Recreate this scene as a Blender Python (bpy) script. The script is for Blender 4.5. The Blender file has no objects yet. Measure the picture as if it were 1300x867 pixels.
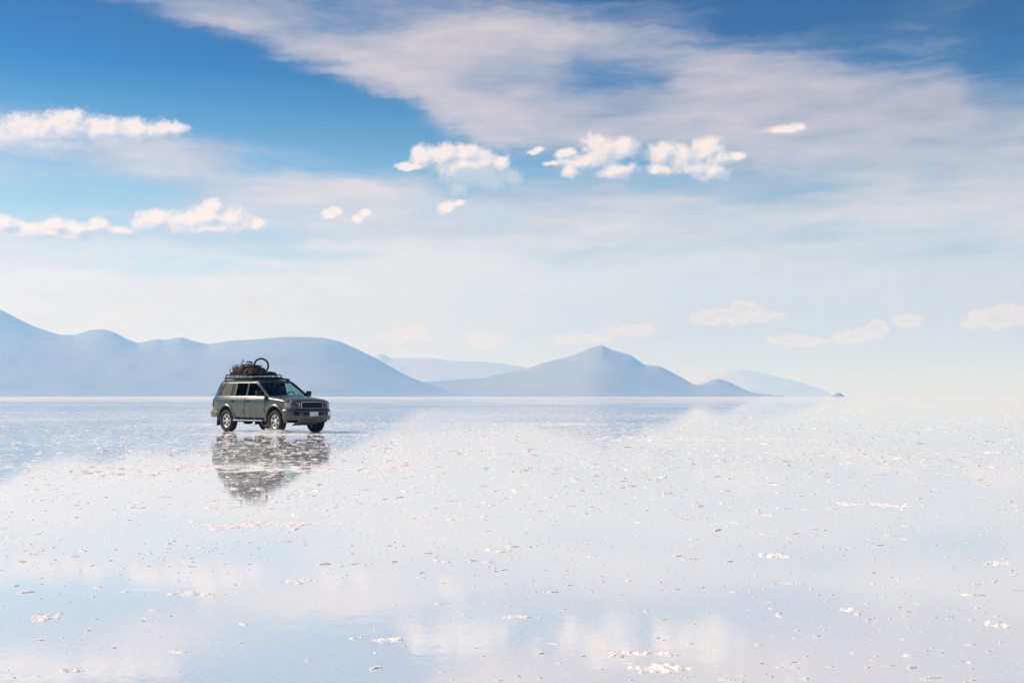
import bpy, bmesh, math, random
import numpy as np
from mathutils import Vector, Matrix, noise as mnoise

R = math.radians
SC = bpy.context.scene
COL = SC.collection
random.seed(7)
rng = np.random.default_rng(11)

# ------------------------------------------------------------------ camera
CAM_H = 1.25
FPX = 1620.0                       # focal length in pixels of a 1300 px wide frame
PITCH = math.atan((503.0 - 433.5) / FPX)
cd = bpy.data.cameras.new("camera")
cam = bpy.data.objects.new("camera", cd)
COL.objects.link(cam)
cam.location = (0, 0, CAM_H)
cam.rotation_euler = (math.pi / 2 + PITCH, 0, 0)
cd.sensor_width = 36.0
cd.lens = 36.0 * FPX / 1300.0
cd.clip_start = 0.1
cd.clip_end = 200000.0
SC.camera = cam


def ray(px, py):
    dx, dy = (px - 650.0) / FPX, (433.5 - py) / FPX
    c, s = math.cos(PITCH), math.sin(PITCH)
    return Vector((dx, c - dy * s, s + dy * c))


def azel(px, py):
    d = ray(px, py).normalized()
    return math.degrees(math.atan2(d.x, d.y)), math.degrees(math.asin(d.z))


def on_ground(px, py, z=0.0):
    d = ray(px, py)
    t = (z - CAM_H) / d.z
    return Vector((d.x * t, d.y * t, z))


# ------------------------------------------------------------------ helpers
def tag(o, label=None, cat=None, group=None, kind=None):
    if label: o["label"] = label
    if cat: o["category"] = cat
    if group: o["group"] = group
    if kind: o["kind"] = kind
    return o


def srgb(r, g, b):
    f = lambda c: (c / 255.0) / 12.92 if c <= 10.3 else (((c / 255.0) + .055) / 1.055) ** 2.4
    return (f(r), f(g), f(b), 1.0)


class N:
    """small builder for node trees"""
    def __init__(self, tree):
        self.t = tree

    def new(self, kind, **kw):
        n = self.t.nodes.new(kind)
        for k, v in kw.items(): setattr(n, k, v)
        return n

    def put(self, sock, v):
        if v is None: return
        if isinstance(v, bpy.types.NodeSocket): self.t.links.new(v, sock)
        elif isinstance(v, (tuple, list)) and sock.type == 'RGBA' and len(v) == 3: sock.default_value = (*v, 1)
        else: sock.default_value = v

    def m(self, op, a, b=None, c=None, clamp=False):
        n = self.new('ShaderNodeMath', operation=op, use_clamp=clamp)
        for i, v in enumerate((a, b, c)): self.put(n.inputs[i], v)
        return n.outputs[0]

    def vm(self, op, a, b=None, out=0):
        n = self.new('ShaderNodeVectorMath', operation=op)
        self.put(n.inputs[0], a)
        if b is not None: self.put(n.inputs[3 if op == 'SCALE' else 1], b)
        return n.outputs[out]

    def mix(self, f, a, b, blend='MIX'):
        n = self.new('ShaderNodeMix', data_type='RGBA', blend_type=blend)
        self.put(n.inputs[0], f); self.put(n.inputs[6], a); self.put(n.inputs[7], b)
        return n.outputs[2]

    def fmix(self, f, a, b):
        n = self.new('ShaderNodeMix', data_type='FLOAT')
        self.put(n.inputs[0], f); self.put(n.inputs[2], a); self.put(n.inputs[3], b)
        return n.outputs[0]

    def rng(self, v, a, b, c=0.0, d=1.0, smooth=False):
        n = self.new('ShaderNodeMapRange', interpolation_type='SMOOTHSTEP' if smooth else 'LINEAR')
        self.put(n.inputs[0], v)
        for i, q in enumerate((a, b, c, d)): self.put(n.inputs[i + 1], q)
        return n.outputs[0]

    def noise(self, vec, scale, detail=3.0, rough=0.5, dist=0.0, dim='3D', color=False, lac=2.0):
        n = self.new('ShaderNodeTexNoise', noise_dimensions=dim)
        self.put(n.inputs['Vector'], vec)
        n.inputs['Scale'].default_value = scale
        n.inputs['Detail'].default_value = detail
        n.inputs['Roughness'].default_value = rough
        n.inputs['Lacunarity'].default_value = lac
        n.inputs['Distortion'].default_value = dist
        return n.outputs['Color' if color else 'Fac']

    def mapping(self, vec, loc=(0, 0, 0), rot=(0, 0, 0), scale=(1, 1, 1), kind='POINT'):
        n = self.new('ShaderNodeMapping', vector_type=kind)
        self.put(n.inputs[0], vec)
        n.inputs[1].default_value = loc
        n.inputs[2].default_value = rot
        n.inputs[3].default_value = scale
        return n.outputs[0]

    def ramp(self, v, stops, interp='LINEAR'):
        n = self.new('ShaderNodeValToRGB')
        cr = n.color_ramp
        cr.interpolation = interp
        while len(cr.elements) > 1: cr.elements.remove(cr.elements[-1])
        for i, (p, c) in enumerate(stops):
            e = cr.elements[0] if i == 0 else cr.elements.new(p)
            e.position = p
            e.color = (*c, 1) if len(c) == 3 else c
        self.put(n.inputs[0], v)
        return n.outputs[0]

    def comb(self, x, y, z=0.0):
        n = self.new('ShaderNodeCombineXYZ')
        for i, v in enumerate((x, y, z)): self.put(n.inputs[i], v)
        return n.outputs[0]

    def sep(self, v):
        n = self.new('ShaderNodeSeparateXYZ')
        self.put(n.inputs[0], v)
        return n.outputs


# ------------------------------------------------------------------ light and sky
SUN_EL, SUN_AZ = 36.0, -78.0        # degrees; azimuth clockwise from the view axis (+Y)
sd = Vector((math.sin(R(SUN_AZ)) * math.cos(R(SUN_EL)), math.cos(R(SUN_AZ)) * math.cos(R(SUN_EL)), math.sin(R(SUN_EL))))
ld = bpy.data.lights.new("sun", 'SUN')
ld.energy = 4.6
ld.angle = R(0.53)
ld.color = (1.0, 0.93, 0.84)
lo = bpy.data.objects.new("sun", ld)
lo.rotation_euler = (-sd).to_track_quat('-Z', 'Y').to_euler()
COL.objects.link(lo)

W = bpy.data.worlds.new("World")
SC.world = W
W.use_nodes = True
wt = W.node_tree
n = N(wt)
bg = wt.nodes['Background']
SKY_K = 0.1
bg.inputs[1].default_value = SKY_K
sk = n.new('ShaderNodeTexSky', sky_type='NISHITA', sun_disc=False)
sk.sun_elevation = R(SUN_EL)
sk.sun_rotation = R(SUN_AZ)
sk.altitude = 3650
sk.air_density = 1.0
sk.dust_density = 0.4
sk.ozone_density = 1.5

tc = n.new('ShaderNodeTexCoord')
D = tc.outputs['Generated']
dx, dy, dz = n.sep(D)[0:3]
AZ = n.m('MULTIPLY', n.m('ARCTAN2', dx, dy), 57.29578)
EL = n.m('MULTIPLY', n.m('ARCSINE', dz), 57.29578)
P = n.comb(AZ, EL)


def el_of(y): return azel(650, y)[1]


# the clear air's grade over elevation (a polarised, deep blue high up and milky low down)
grade = n.ramp(n.m('DIVIDE', EL, 30.0, clamp=True), [
    (0.0, (.92, .90, .95)),
    (el_of(400) / 30, (1.25, 1.15, 1.05)),
    (el_of(330) / 30, (1.45, 1.32, 1.10)),
    (el_of(280) / 30, (1.35, 1.30, 1.14)),
    (el_of(235) / 30, (.98, 1.22, 1.15)),
    (el_of(190) / 30, (.58, .95, 1.02)),
    (el_of(150) / 30, (.30, .74, .92)),
    (el_of(100) / 30, (.0, .47, .79)),
    (el_of(10) / 30, (.0, .28, .60)),
    (1.0, (.0, .36, .75))])
side = n.rng(AZ, -22, 22, 1.04, 0.80)
clear = n.mix(1.0, sk.outputs[0], grade, 'MULTIPLY')
clear = n.vm('SCALE', clear, n.fmix(n.rng(EL, 4, 16), 1.0, side))

# --- high sheet of cirrus: cover (a) and tone (t) by rows of elevation, from the left to the right
XS = [0, 100, 200, 300, 400, 500, 600, 700, 800, 900, 1000, 1100, 1200, 1300]
ROWS = [
    (0,   [.55, .85, .85, .82, .78, .70, .58, .36, .28, .05, .00, .06, .05, .60], [.5, .4, .45, .35, .15, .20, .0, .0, .2, .3, .3, .3, .2, .25]),
    (35,  [.00, .00, .40, .82, .88, .82, .95, .85, .65, .22, .02, .20, .34, .12], [.5, .5, .5, .60, .20, .35, .95, .85, .45, .3, .2, .3, .25, .15]),
    (70,  [.00, .00, .00, .06, .92, .97, .97, .90, .80, .72, .40, .25, .30, .18], [.5, .5, .5, .6, .8, .95, .75, .6, .4, .5, .4, .25, .2, .15]),
    (105, [.00, .00, .00, .00, .08, .85, .97, .82, .62, .85, .85, .52, .38, .16], [.5, .5, .5, .5, .7, .90, .50, .40, .1, .75, .7, .5, .3, .15]),
    (140, [.06, .02, .00, .00, .00, .06, .95, .90, .85, .97, .95, .95, .85, .45], [.7, .7, .7, .7, .7, .8, .90, .65, .5, .85, .7, .7, .65, .4]),
    (175, [.25, .35, .15, .06, .05, .05, .50, .85, .88, .92, .92, .92, .92, .88], [.7, .7, .7, .7, .7, .7, .80, .6, .65, .75, .65, .55, .5, .5]),
    (210, [.45, .60, .68, .45, .28, .12, .10, .15, .20, .40, .75, .90, .92, .95], [.8, .8, .8, .8, .8, .8, .6, .5, .5, .5, .55, .6, .5, .45]),
    (245, [.30, .20, .35, .80, .90, .88, .45, .55, .62, .45, .35, .70, .70, .90], [.6, .6, .6, .8, .95, .9, .45, .45, .5, .5, .55, .65, .5, .65]),
    (280, [.30, .28, .30, .40, .65, .75, .80, .88, .85, .75, .75, .82, .92, .95], [.7, .7, .7, .7, .75, .7, .45, .6, .7, .6, .6, .7, .75, .75]),
    (320, [.60, .55, .45, .42, .50, .75, .92, .70, .70, .75, .65, .55, .40, .65], [.8, .8, .8, .8, .8, .9, .95, .7, .7, .7, .7, .6, .55, .65]),
    (360, [.85, .85, .75, .80, .85, .92, .95, .92, .90, .92, .92, .92, .88, .88], [.9, .9, .85, .9, .9, .95, .9, .8, .75, .7, .7, .7, .7, .7]),
    (410, [.95, .95, .95, .95, .95, .95, .95, .94, .94, .95, .95, .95, .95, .95], [.95, .95, .95, .95, .95, .9, .85, .8, .75, .7, .7, .7, .7, .7]),
    (500, [.95] * 14, [.9] * 14)]
warp = n.vm('SUBTRACT', n.noise(n.mapping(P, scale=(.16, .5, 1), rot=(0, 0, R(9))), 1.0, 4.0, .55, color=True), (.5, .5, .5))
warp = n.vm('MULTIPLY', warp, (3.0, 1.3, 0))
warp2 = n.vm('SUBTRACT', n.noise(P, 1.1, 4.0, .6, color=True), (.5, .5, .5))
warp2 = n.vm('MULTIPLY', warp2, (.9, .55, 0))
PW = n.vm('ADD', n.vm('ADD', P, warp), warp2)
pwx, pwy = n.sep(PW)[0:2]
ku = n.rng(pwx, -26.0, 26.0)
acc_a = acc_t = None
last = None
for (y, A, T) in reversed(ROWS):                      # from the horizon upwards
    cv = n.new('ShaderNodeRGBCurve')
    mp = cv.mapping
    for ci, vals in ((0, A), (1, T)):
        c = mp.curves[ci]
        pts = [((azel(x, y)[0] + 26) / 52, v) for x, v in zip(XS, vals)]
        c.points[0].location = (0.0, vals[0]); c.points[1].location = (1.0, vals[-1])
        for (u, v) in pts: c.points.new(u, v)
        for p_ in c.points: p_.handle_type = 'AUTO_CLAMPED'
    mp.update()
    n.put(cv.inputs['Color'], n.comb(ku, ku, ku))
    o_ = cv.outputs[0]
    e = el_of(y)
    if acc_a is None: acc_a = o_
    else: acc_a = n.mix(n.rng(pwy, last, e, smooth=False), acc_a, o_)
    last = e
ca, ct = n.sep(acc_a)[0:2]
# fibres of the sheet run down to the right
st1 = n.noise(n.mapping(PW, rot=(0, 0, R(15)), scale=(.15, 1.15, 1)), 1.0, 6.0, .58)
st2 = n.noise(n.mapping(P, rot=(0, 0, R(7)), scale=(.35, 1.5, 1), loc=(3, 9, 0)), 1.0, 5.0, .62)
edge = n.m('MULTIPLY', n.m('MULTIPLY', ca, n.m('SUBTRACT', 1.0, ca)), 4.0)
ca = n.m('ADD', ca, n.m('MULTIPLY', n.m('SUBTRACT', st1, .5), n.fmix(edge, .20, 1.05)), clamp=True)
ca = n.rng(ca, .10, .86, 0, .97, smooth=True)
ct = n.m('ADD', ct, n.m('MULTIPLY', n.m('SUBTRACT', st2, .5), .85))
ct = n.m('ADD', ct, n.m('MULTIPLY', n.m('SUBTRACT', st1, .5), .6), clamp=True)
lowk = n.rng(EL, el_of(360), el_of(150))
light_c = n.mix(lowk, srgb(232, 229, 227), srgb(206, 194, 193))
dark_c = n.mix(lowk, srgb(190, 203, 216), srgb(86, 116, 156))
lrk = n.rng(AZ, -15, 12)
light_c = n.mix(n.m('MULTIPLY', lrk, n.rng(EL, 9, 3)), light_c, srgb(202, 206, 214))
sheet = n.mix(ct, dark_c, light_c)
K = 1.0 / SKY_K
sheet = n.vm('SCALE', sheet, K)
col = n.mix(ca, clear, sheet)


# --- cumulus puffs: fields of ellipses roughened by billowing noise
def field(pts, vec):
    vx, vy = n.sep(vec)[0:2]
    f = None
    for (x, y, rx, ry) in pts:
        a, e = azel(x, y)
        sx, sy = math.radians(1) * FPX / (rx * 1.08), math.radians(1) * FPX / (ry * 1.08)
        # the running value rides along as z so that the chain is evaluated one puff after the other
        c = n.new('ShaderNodeVectorMath', operation='MULTIPLY_ADD')
        n.put(c.inputs[0], n.comb(vx, vy, 0.0 if f is None else f))
        n.put(c.inputs[1], (sx, sy, 0.0))
        n.put(c.inputs[2], (-a * sx, -e * sy, 0.0))
        d = n.m('SUBTRACT', 1.0, n.vm('LENGTH', c.outputs[0], out=1))
        f = d if f is None else n.m('SMOOTH_MAX', f, d, .34)
    return f


WHITE = [(-12, 172, 48, 22), (38, 167, 46, 24), (85, 160, 40, 24), (88, 148, 18, 12), (132, 165, 50, 20), (178, 166, 42, 17), (200, 165, 32, 13), (218, 163, 26, 10),
         (198, 281, 30, 17), (235, 281, 36, 16), (263, 276, 30, 19), (272, 262, 15, 13), (293, 279, 30, 18), (322, 286, 22, 11), (255, 290, 72, 12), (300, 287, 30, 12),
         (4, 285, 20, 13), (35, 292, 32, 12), (70, 288, 26, 14), (98, 291, 26, 11), (120, 287, 18, 12), (146, 293, 28, 8), (60, 297, 80, 10),
         (520, 211, 22, 6), (536, 201, 22, 17), (562, 197, 32, 18), (595, 198, 32, 16), (610, 206, 34, 18), (585, 210, 50, 16), (637, 207, 18, 12),
         (765, 192, 32, 23), (792, 189, 24, 16), (740, 206, 42, 13), (724, 216, 15, 12), (783, 217, 30, 13), (718, 195, 18, 7), (676, 194, 9, 4), (684, 191, 8, 4), (699, 207, 12, 4),
         (845, 194, 26, 17), (872, 200, 32, 20), (900, 190, 28, 17), (914, 199, 24, 14), (902, 217, 30, 14), (838, 215, 20, 9), (880, 213, 26, 12), (934, 197, 14, 7),
         (1000, 163, 30, 7), (569, 263, 13, 12), (583, 257, 10, 5), (418, 274, 14, 8), (429, 269, 10, 8), (456, 278, 8, 8), (464, 270, 7, 6)]
SHADE = [(592, 222, 48, 22), (578, 240, 16, 16), (620, 226, 34, 18), (650, 225, 16, 18), (612, 214, 30, 12), (600, 270, 80, 22), (540, 258, 40, 18), (315, 276, 26, 9), (40, 183, 80, 7)]
PALE = [(930, 400, 42, 13), (962, 402, 38, 8), (896, 405, 32, 8), (941, 390, 20, 8), (1150, 408, 22, 9), (1118, 417, 16, 12), (1085, 428, 30, 9),
        (1262, 405, 42, 12), (1294, 396, 28, 11), (802, 420, 40, 8), (740, 432, 40, 8), (505, 427, 36, 11), (523, 417, 18, 7), (612, 431, 32, 10), (1010, 432, 40, 8)]
bil = n.noise(P, 1.6, 9.0, .69)
bil_c = n.vm('SUBTRACT', n.noise(P, .9, 5.0, .6, color=True), (.5, .5, .5))
PC = n.vm('ADD', P, n.vm('MULTIPLY', bil_c, (.9, .50, 0)))
SUNWARD = (-.30, .26, 0)             # degrees of sky towards the sun, for the shading of the puffs

fs = n.m('ADD', field(SHADE, PC), n.m('MULTIPLY', n.m('SUBTRACT', bil, .5), 1.1))
as_ = n.m('MULTIPLY', n.rng(fs, .05, .75, smooth=True), .75)
col = n.mix(as_, col, n.vm('SCALE', srgb(196, 203, 214)[:3], K))
fp = n.m('ADD', field(PALE, PC), n.m('MULTIPLY', n.m('SUBTRACT', bil, .5), 2.5))
ap = n.m('MULTIPLY', n.rng(fp, .05, .40, smooth=True), n.rng(fp, .9, .1, .30, .75))
col = n.mix(ap, col, n.vm('SCALE', srgb(246, 228, 222)[:3], K))
f0 = field(WHITE, PC)
fw_ = n.m('ADD', f0, n.m('MULTIPLY', n.m('SUBTRACT', bil, .5), 1.5))
aw = n.m('MULTIPLY', n.rng(fw_, -.02, .56, smooth=True), .90)
f1_ = field(WHITE, n.vm('ADD', PC, SUNWARD))
med = n.m('SUBTRACT', n.noise(P, 1.5, 4.0, .55), n.noise(n.mapping(P, loc=(-.16, .15, 0)), 1.5, 4.0, .55))
slope = n.m('ADD', n.m('SUBTRACT', f0, f1_), n.m('MULTIPLY', med, 1.2))
lit = n.m('ADD', n.m('ADD', .50, n.m('MULTIPLY', n.m('SUBTRACT', bil, .5), .45)), n.m('MULTIPLY', slope, 1.45), clamp=True)
wc = n.mix(lit, srgb(190, 198, 212), srgb(252, 237, 229))
col = n.mix(aw, col, n.vm('SCALE', wc, K))
n.put(bg.inputs[0], col)
W.cycles.sampling_method = 'MANUAL'
W.cycles.sample_map_resolution = 512


# ------------------------------------------------------------------ materials
def mat(name):
    m_ = bpy.data.materials.new(name)
    m_.use_nodes = True
    b = m_.node_tree.nodes['Principled BSDF']
    return m_, N(m_.node_tree), b


def simple(name, col, rough=.6, metal=0.0, spec=.5, var=.12, vscale=9.0, bump=0.0, bscale=60.0, coat=0.0):
    m_, q, b = mat(name)
    tcn = q.new('ShaderNodeTexCoord').outputs['Object']
    f = q.noise(tcn, vscale, 4.0, .6)
    c = q.mix(q.rng(f, .3, .7), tuple(v * (1 - var) for v in col), tuple(min(1, v * (1 + var)) for v in col))
    q.put(b.inputs['Base Color'], c)
    q.put(b.inputs['Roughness'], q.rng(f, .3, .7, rough * .9, min(1, rough * 1.12)))
    b.inputs['Metallic'].default_value = metal
    b.inputs['Specular IOR Level'].default_value = spec
    b.inputs['Coat Weight'].default_value = coat
    b.inputs['Coat Roughness'].default_value = .08
    if bump:
        bn = q.new('ShaderNodeBump')
        bn.inputs['Distance'].default_value = bump
        q.put(bn.inputs['Height'], q.noise(tcn, bscale, 3.0, .6))
        q.put(b.inputs['Normal'], bn.outputs[0])
    return m_


def linkmesh(name, verts, faces, m_=None, parent=None, smooth=True):
    me = bpy.data.meshes.new(name)
    me.from_pydata(verts, [], faces)
    me.update()
    if smooth:
        me.polygons.foreach_set('use_smooth', [True] * len(me.polygons))
    o = bpy.data.objects.new(name, me)
    COL.objects.link(o)
    if m_: me.materials.append(m_)
    if parent: o.parent = parent
    return o


# ------------------------------------------------------------------ salt flat
FAR = 42000.0
m_salt, q, b = mat("wet_salt")
geo = q.new('ShaderNodeNewGeometry')
pos = geo.outputs['Position']
p2 = q.mapping(pos, scale=(1, 1, 0))
dist = q.vm('LENGTH', p2, out=1)
# dry, crusted salt against the film of water
big = q.noise(q.mapping(p2, scale=(.035, .035, 0)), 1.0, 4.0, .55, .4)
vbig = q.noise(q.mapping(p2, scale=(.0022, .0045, 0), loc=(4.3, 1.7, 0)), 1.0, 5.0, .6)
mid = q.noise(q.mapping(p2, scale=(2.2, 1.2, 0)), 1.0, 4.0, .6)
fine = q.noise(q.mapping(p2, scale=(7.5, 3.5, 0)), 1.0, 3.0, .6)
far_k = q.rng(dist, 90, 900)
cover = q.m('ADD', q.m('MULTIPLY', q.m('SUBTRACT', big, .5), .55), q.m('MULTIPLY', q.m('SUBTRACT', vbig, .5), q.fmix(far_k, .25, 1.3)))
dry = q.m('ADD', q.m('ADD', cover, q.m('MULTIPLY', q.m('SUBTRACT', mid, .5), .7)), q.m('MULTIPLY', q.m('SUBTRACT', fine, .5), .95))
dry = q.m('SUBTRACT', dry, q.rng(dist, 9, 26, .16, 0.0))
dry = q.m('ADD', dry, q.rng(dist, 210, 460, 0.0, .11))
dry = q.rng(dry, .04, .14, smooth=True)
tone = q.noise(q.mapping(p2, scale=(.6, .6, 0)), 1.0, 5.0, .6)
salt_c = q.mix(q.rng(tone, .3, .7), (.86, .77, .73), (.90, .86, .83))
grain = q.noise(q.mapping(p2, scale=(34, 26, 0)), 1.0, 4.0, .65)
wet_c = q.mix(q.rng(q.m('ADD', q.m('MULTIPLY', big, .5), q.m('MULTIPLY', grain, .5)), .38, .62), (.74, .735, .735), (.93, .895, .87))
q.put(b.inputs['Base Color'], q.mix(dry, wet_c, salt_c))
q.put(b.inputs['Roughness'], q.fmix(dry, q.fmix(q.rng(dist, 10, 400), .012, .03), .75))
b.inputs['IOR'].default_value = 1.85
q.put(b.inputs['Specular IOR Level'], q.fmix(dry, .5, .15))
q.put(b.inputs['Coat Weight'], q.fmix(dry, .40, .0))
b.inputs['Coat Roughness'].default_value = .012
b.inputs['Coat IOR'].default_value = 1.5
b1 = q.new('ShaderNodeBump')
b1.inputs['Distance'].default_value = 1.0
rip = q.noise(q.mapping(p2, scale=(7.0, 6.0, 0)), 1.0, 3.0, .55)
rip2 = q.noise(q.mapping(p2, scale=(26, 22, 0)), 1.0, 3.0, .6)
hgt = q.m('ADD', q.m('MULTIPLY', rip, .0010), q.m('MULTIPLY', rip2, q.rng(dist, 6, 14, .00042, .00007)))
hgt = q.m('ADD', hgt, q.m('MULTIPLY', q.m('MULTIPLY', dry, q.noise(p2, 60.0, 4.0, .65)), .004))
hgt = q.m('MULTIPLY', hgt, q.rng(dist, 7, 45, .7, .6))
q.put(b1.inputs['Height'], hgt)
q.put(b.inputs['Normal'], b1.outputs[0])
q.put(b.inputs['Coat Normal'], b1.outputs[0])


def ground_sheet():
    rs = [0, 2, 4, 6, 9, 13, 20, 30, 45, 70, 110, 200, 400, 900, 2000, 5000, 12000, 25000, FAR]
    K_ = 72
    vs = [(0, 0, 0)]
    fs = []
    for r in rs[1:]:
        for k in range(K_): vs.append((r * math.cos(2 * math.pi * k / K_), r * math.sin(2 * math.pi * k / K_), 0))
    for k in range(K_): fs.append((0, 1 + k, 1 + (k + 1) % K_))
    for i in range(len(rs) - 2):
        a, c = 1 + i * K_, 1 + (i + 1) * K_
        for k in range(K_): fs.append((a + k, c + k, c + (k + 1) % K_, a + (k + 1) % K_))
    return linkmesh("salt_flat", vs, fs, m_salt, smooth=False)


tag(ground_sheet(), "white salt flat covered by a mirror film of shallow water", "salt flat", kind='structure')

# ------------------------------------------------------------------ mountains
m_rock, q, b = mat("mountain_rock")
pp = q.new('ShaderNodeNewGeometry').outputs['Position']
rn = q.noise(pp, .0012, 8.0, .62)
q.put(b.inputs['Base Color'], q.mix(q.rng(rn, .35, .65), (.27, .265, .26), (.33, .315, .30)))
b.inputs['Roughness'].default_value = .95
b.inputs['Specular IOR Level'].default_value = .1
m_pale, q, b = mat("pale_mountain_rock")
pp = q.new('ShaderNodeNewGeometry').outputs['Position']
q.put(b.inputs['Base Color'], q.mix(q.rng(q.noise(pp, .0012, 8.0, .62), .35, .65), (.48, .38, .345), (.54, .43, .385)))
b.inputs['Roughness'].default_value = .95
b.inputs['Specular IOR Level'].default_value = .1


def mountain(name, prof, depth, thick, label, seed, rough=.05, nx=260, ny=44, m_=None):
    """a range whose skyline follows prof (pixel points), standing depth metres away"""
    xs = [p_[0] for p_ in prof]
    ys = [p_[1] for p_ in prof]
    px = np.linspace(xs[0], xs[-1], nx)
    # monotone-smooth interpolation
    py = np.interp(px, xs, ys)
    ker = np.hanning(7); ker /= ker.sum()
    pad = np.pad(py, 3, mode='edge')
    py = .5 * py + .5 * np.convolve(pad, ker, 'valid')
    kb = np.hanning(max(9, nx // 6) | 1); kb /= kb.sum()
    pb = np.convolve(np.pad(py, len(kb) // 2, mode='edge'), kb, 'valid')
    vs, fs = [], []
    for j in range(ny):
        t = -1 + 2 * j / (ny - 1)                    # -1 front foot, 0 ridge line, +1 back foot
        for i in range(nx):
            d = ray(px[i], py[i])
            H = max(0.0, CAM_H + d.z / d.y * depth)
            db = ray(px[i], pb[i])
            w_ = min(1.0, abs(t) * 3.0)
            w_ = w_ * w_ * (3 - 2 * w_)
            H = H * (1 - w_) + w_ * max(0.0, CAM_H + db.z / db.y * depth)
            y = depth + thick * t * (0.35 + .65 * min(1.0, H / 500.0))
            x = d.x / d.y * depth
            fall = (1 - abs(t)) ** 1.25
            nz = mnoise.fractal(Vector((x * .0011 + seed, y * .0011, seed * 1.7)), 1.0, 2.0, 6)
            gul = abs(mnoise.noise(Vector((x * .0024 + seed, y * .0006, 3.1))))
            h = H * (fall + (rough * nz * 1.5 - .01 * gul) * (4 * abs(t) * (1 - abs(t))))
            vs.append((x * y / depth, y, max(h, 0.0) - (6.0 if abs(t) > .999 else 0.0)))
    for j in range(ny - 1):
        for i in range(nx - 1):
            a = j * nx + i
            fs.append((a, a + 1, a + nx + 1, a + nx))
    o = linkmesh(name, vs, fs, m_ or m_rock)
    return tag(o, label, "mountain", kind='structure')


mountain("mountain_range", [(-420, 503), (-300, 445), (-200, 412), (-100, 391), (-50, 386), (0, 390), (40, 411), (75, 423), (95, 423.5), (115, 417), (130, 416), (145, 420), (160, 428), (175, 434),
          (200, 428.5), (208, 430), (230, 426), (245, 431), (265, 435.5), (290, 431), (310, 430), (340, 428), (360, 426), (385, 426), (410, 427), (432, 432),
          (450, 440), (480, 455), (510, 473), (535, 484), (570, 494), (620, 501), (650, 503)], 9600, 2400,
         "long rolling blue ridge behind the car, tallest at the left edge", 2.3, nx=420)
mountain("mountain", [(380, 503), (440, 500.5), (500, 493), (541, 484), (575, 481.5), (612, 479), (640, 473), (668, 467.5), (690, 459), (724, 451), (740, 444.5), (750, 440), (758, 437.6),
          (765, 436.5), (769, 439), (775, 442), (788, 446), (800, 449), (810, 456), (818, 462), (828, 463), (838, 464), (850, 470), (861, 476), (870, 481), (878, 486.5), (884, 488.3), (890, 487.5), (897, 485.5),
          (903, 482), (912, 480), (920, 482.5), (927, 485), (935, 489.5), (942, 493), (955, 498), (973, 500.5), (985, 502), (995, 503)], 10000, 2400,
         "pointed blue mountain standing alone in the middle of the horizon", 5.1, nx=420)
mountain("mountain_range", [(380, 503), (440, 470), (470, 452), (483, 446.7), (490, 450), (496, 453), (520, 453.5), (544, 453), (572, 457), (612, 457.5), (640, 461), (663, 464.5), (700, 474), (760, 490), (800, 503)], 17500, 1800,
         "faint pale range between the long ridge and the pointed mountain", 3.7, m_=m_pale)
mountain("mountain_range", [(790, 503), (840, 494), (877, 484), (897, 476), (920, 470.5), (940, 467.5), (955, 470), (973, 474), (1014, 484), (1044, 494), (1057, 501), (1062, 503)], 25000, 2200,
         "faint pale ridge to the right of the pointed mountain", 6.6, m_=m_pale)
mountain("islet", [(1056, 503), (1059, 500), (1063, 498), (1067, 498.5), (1070, 501), (1073, 503)], 7500, 100,
         "tiny dark islet alone on the right of the horizon", 1.2, nx=40, ny=16)["category"] = "islet"


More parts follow.
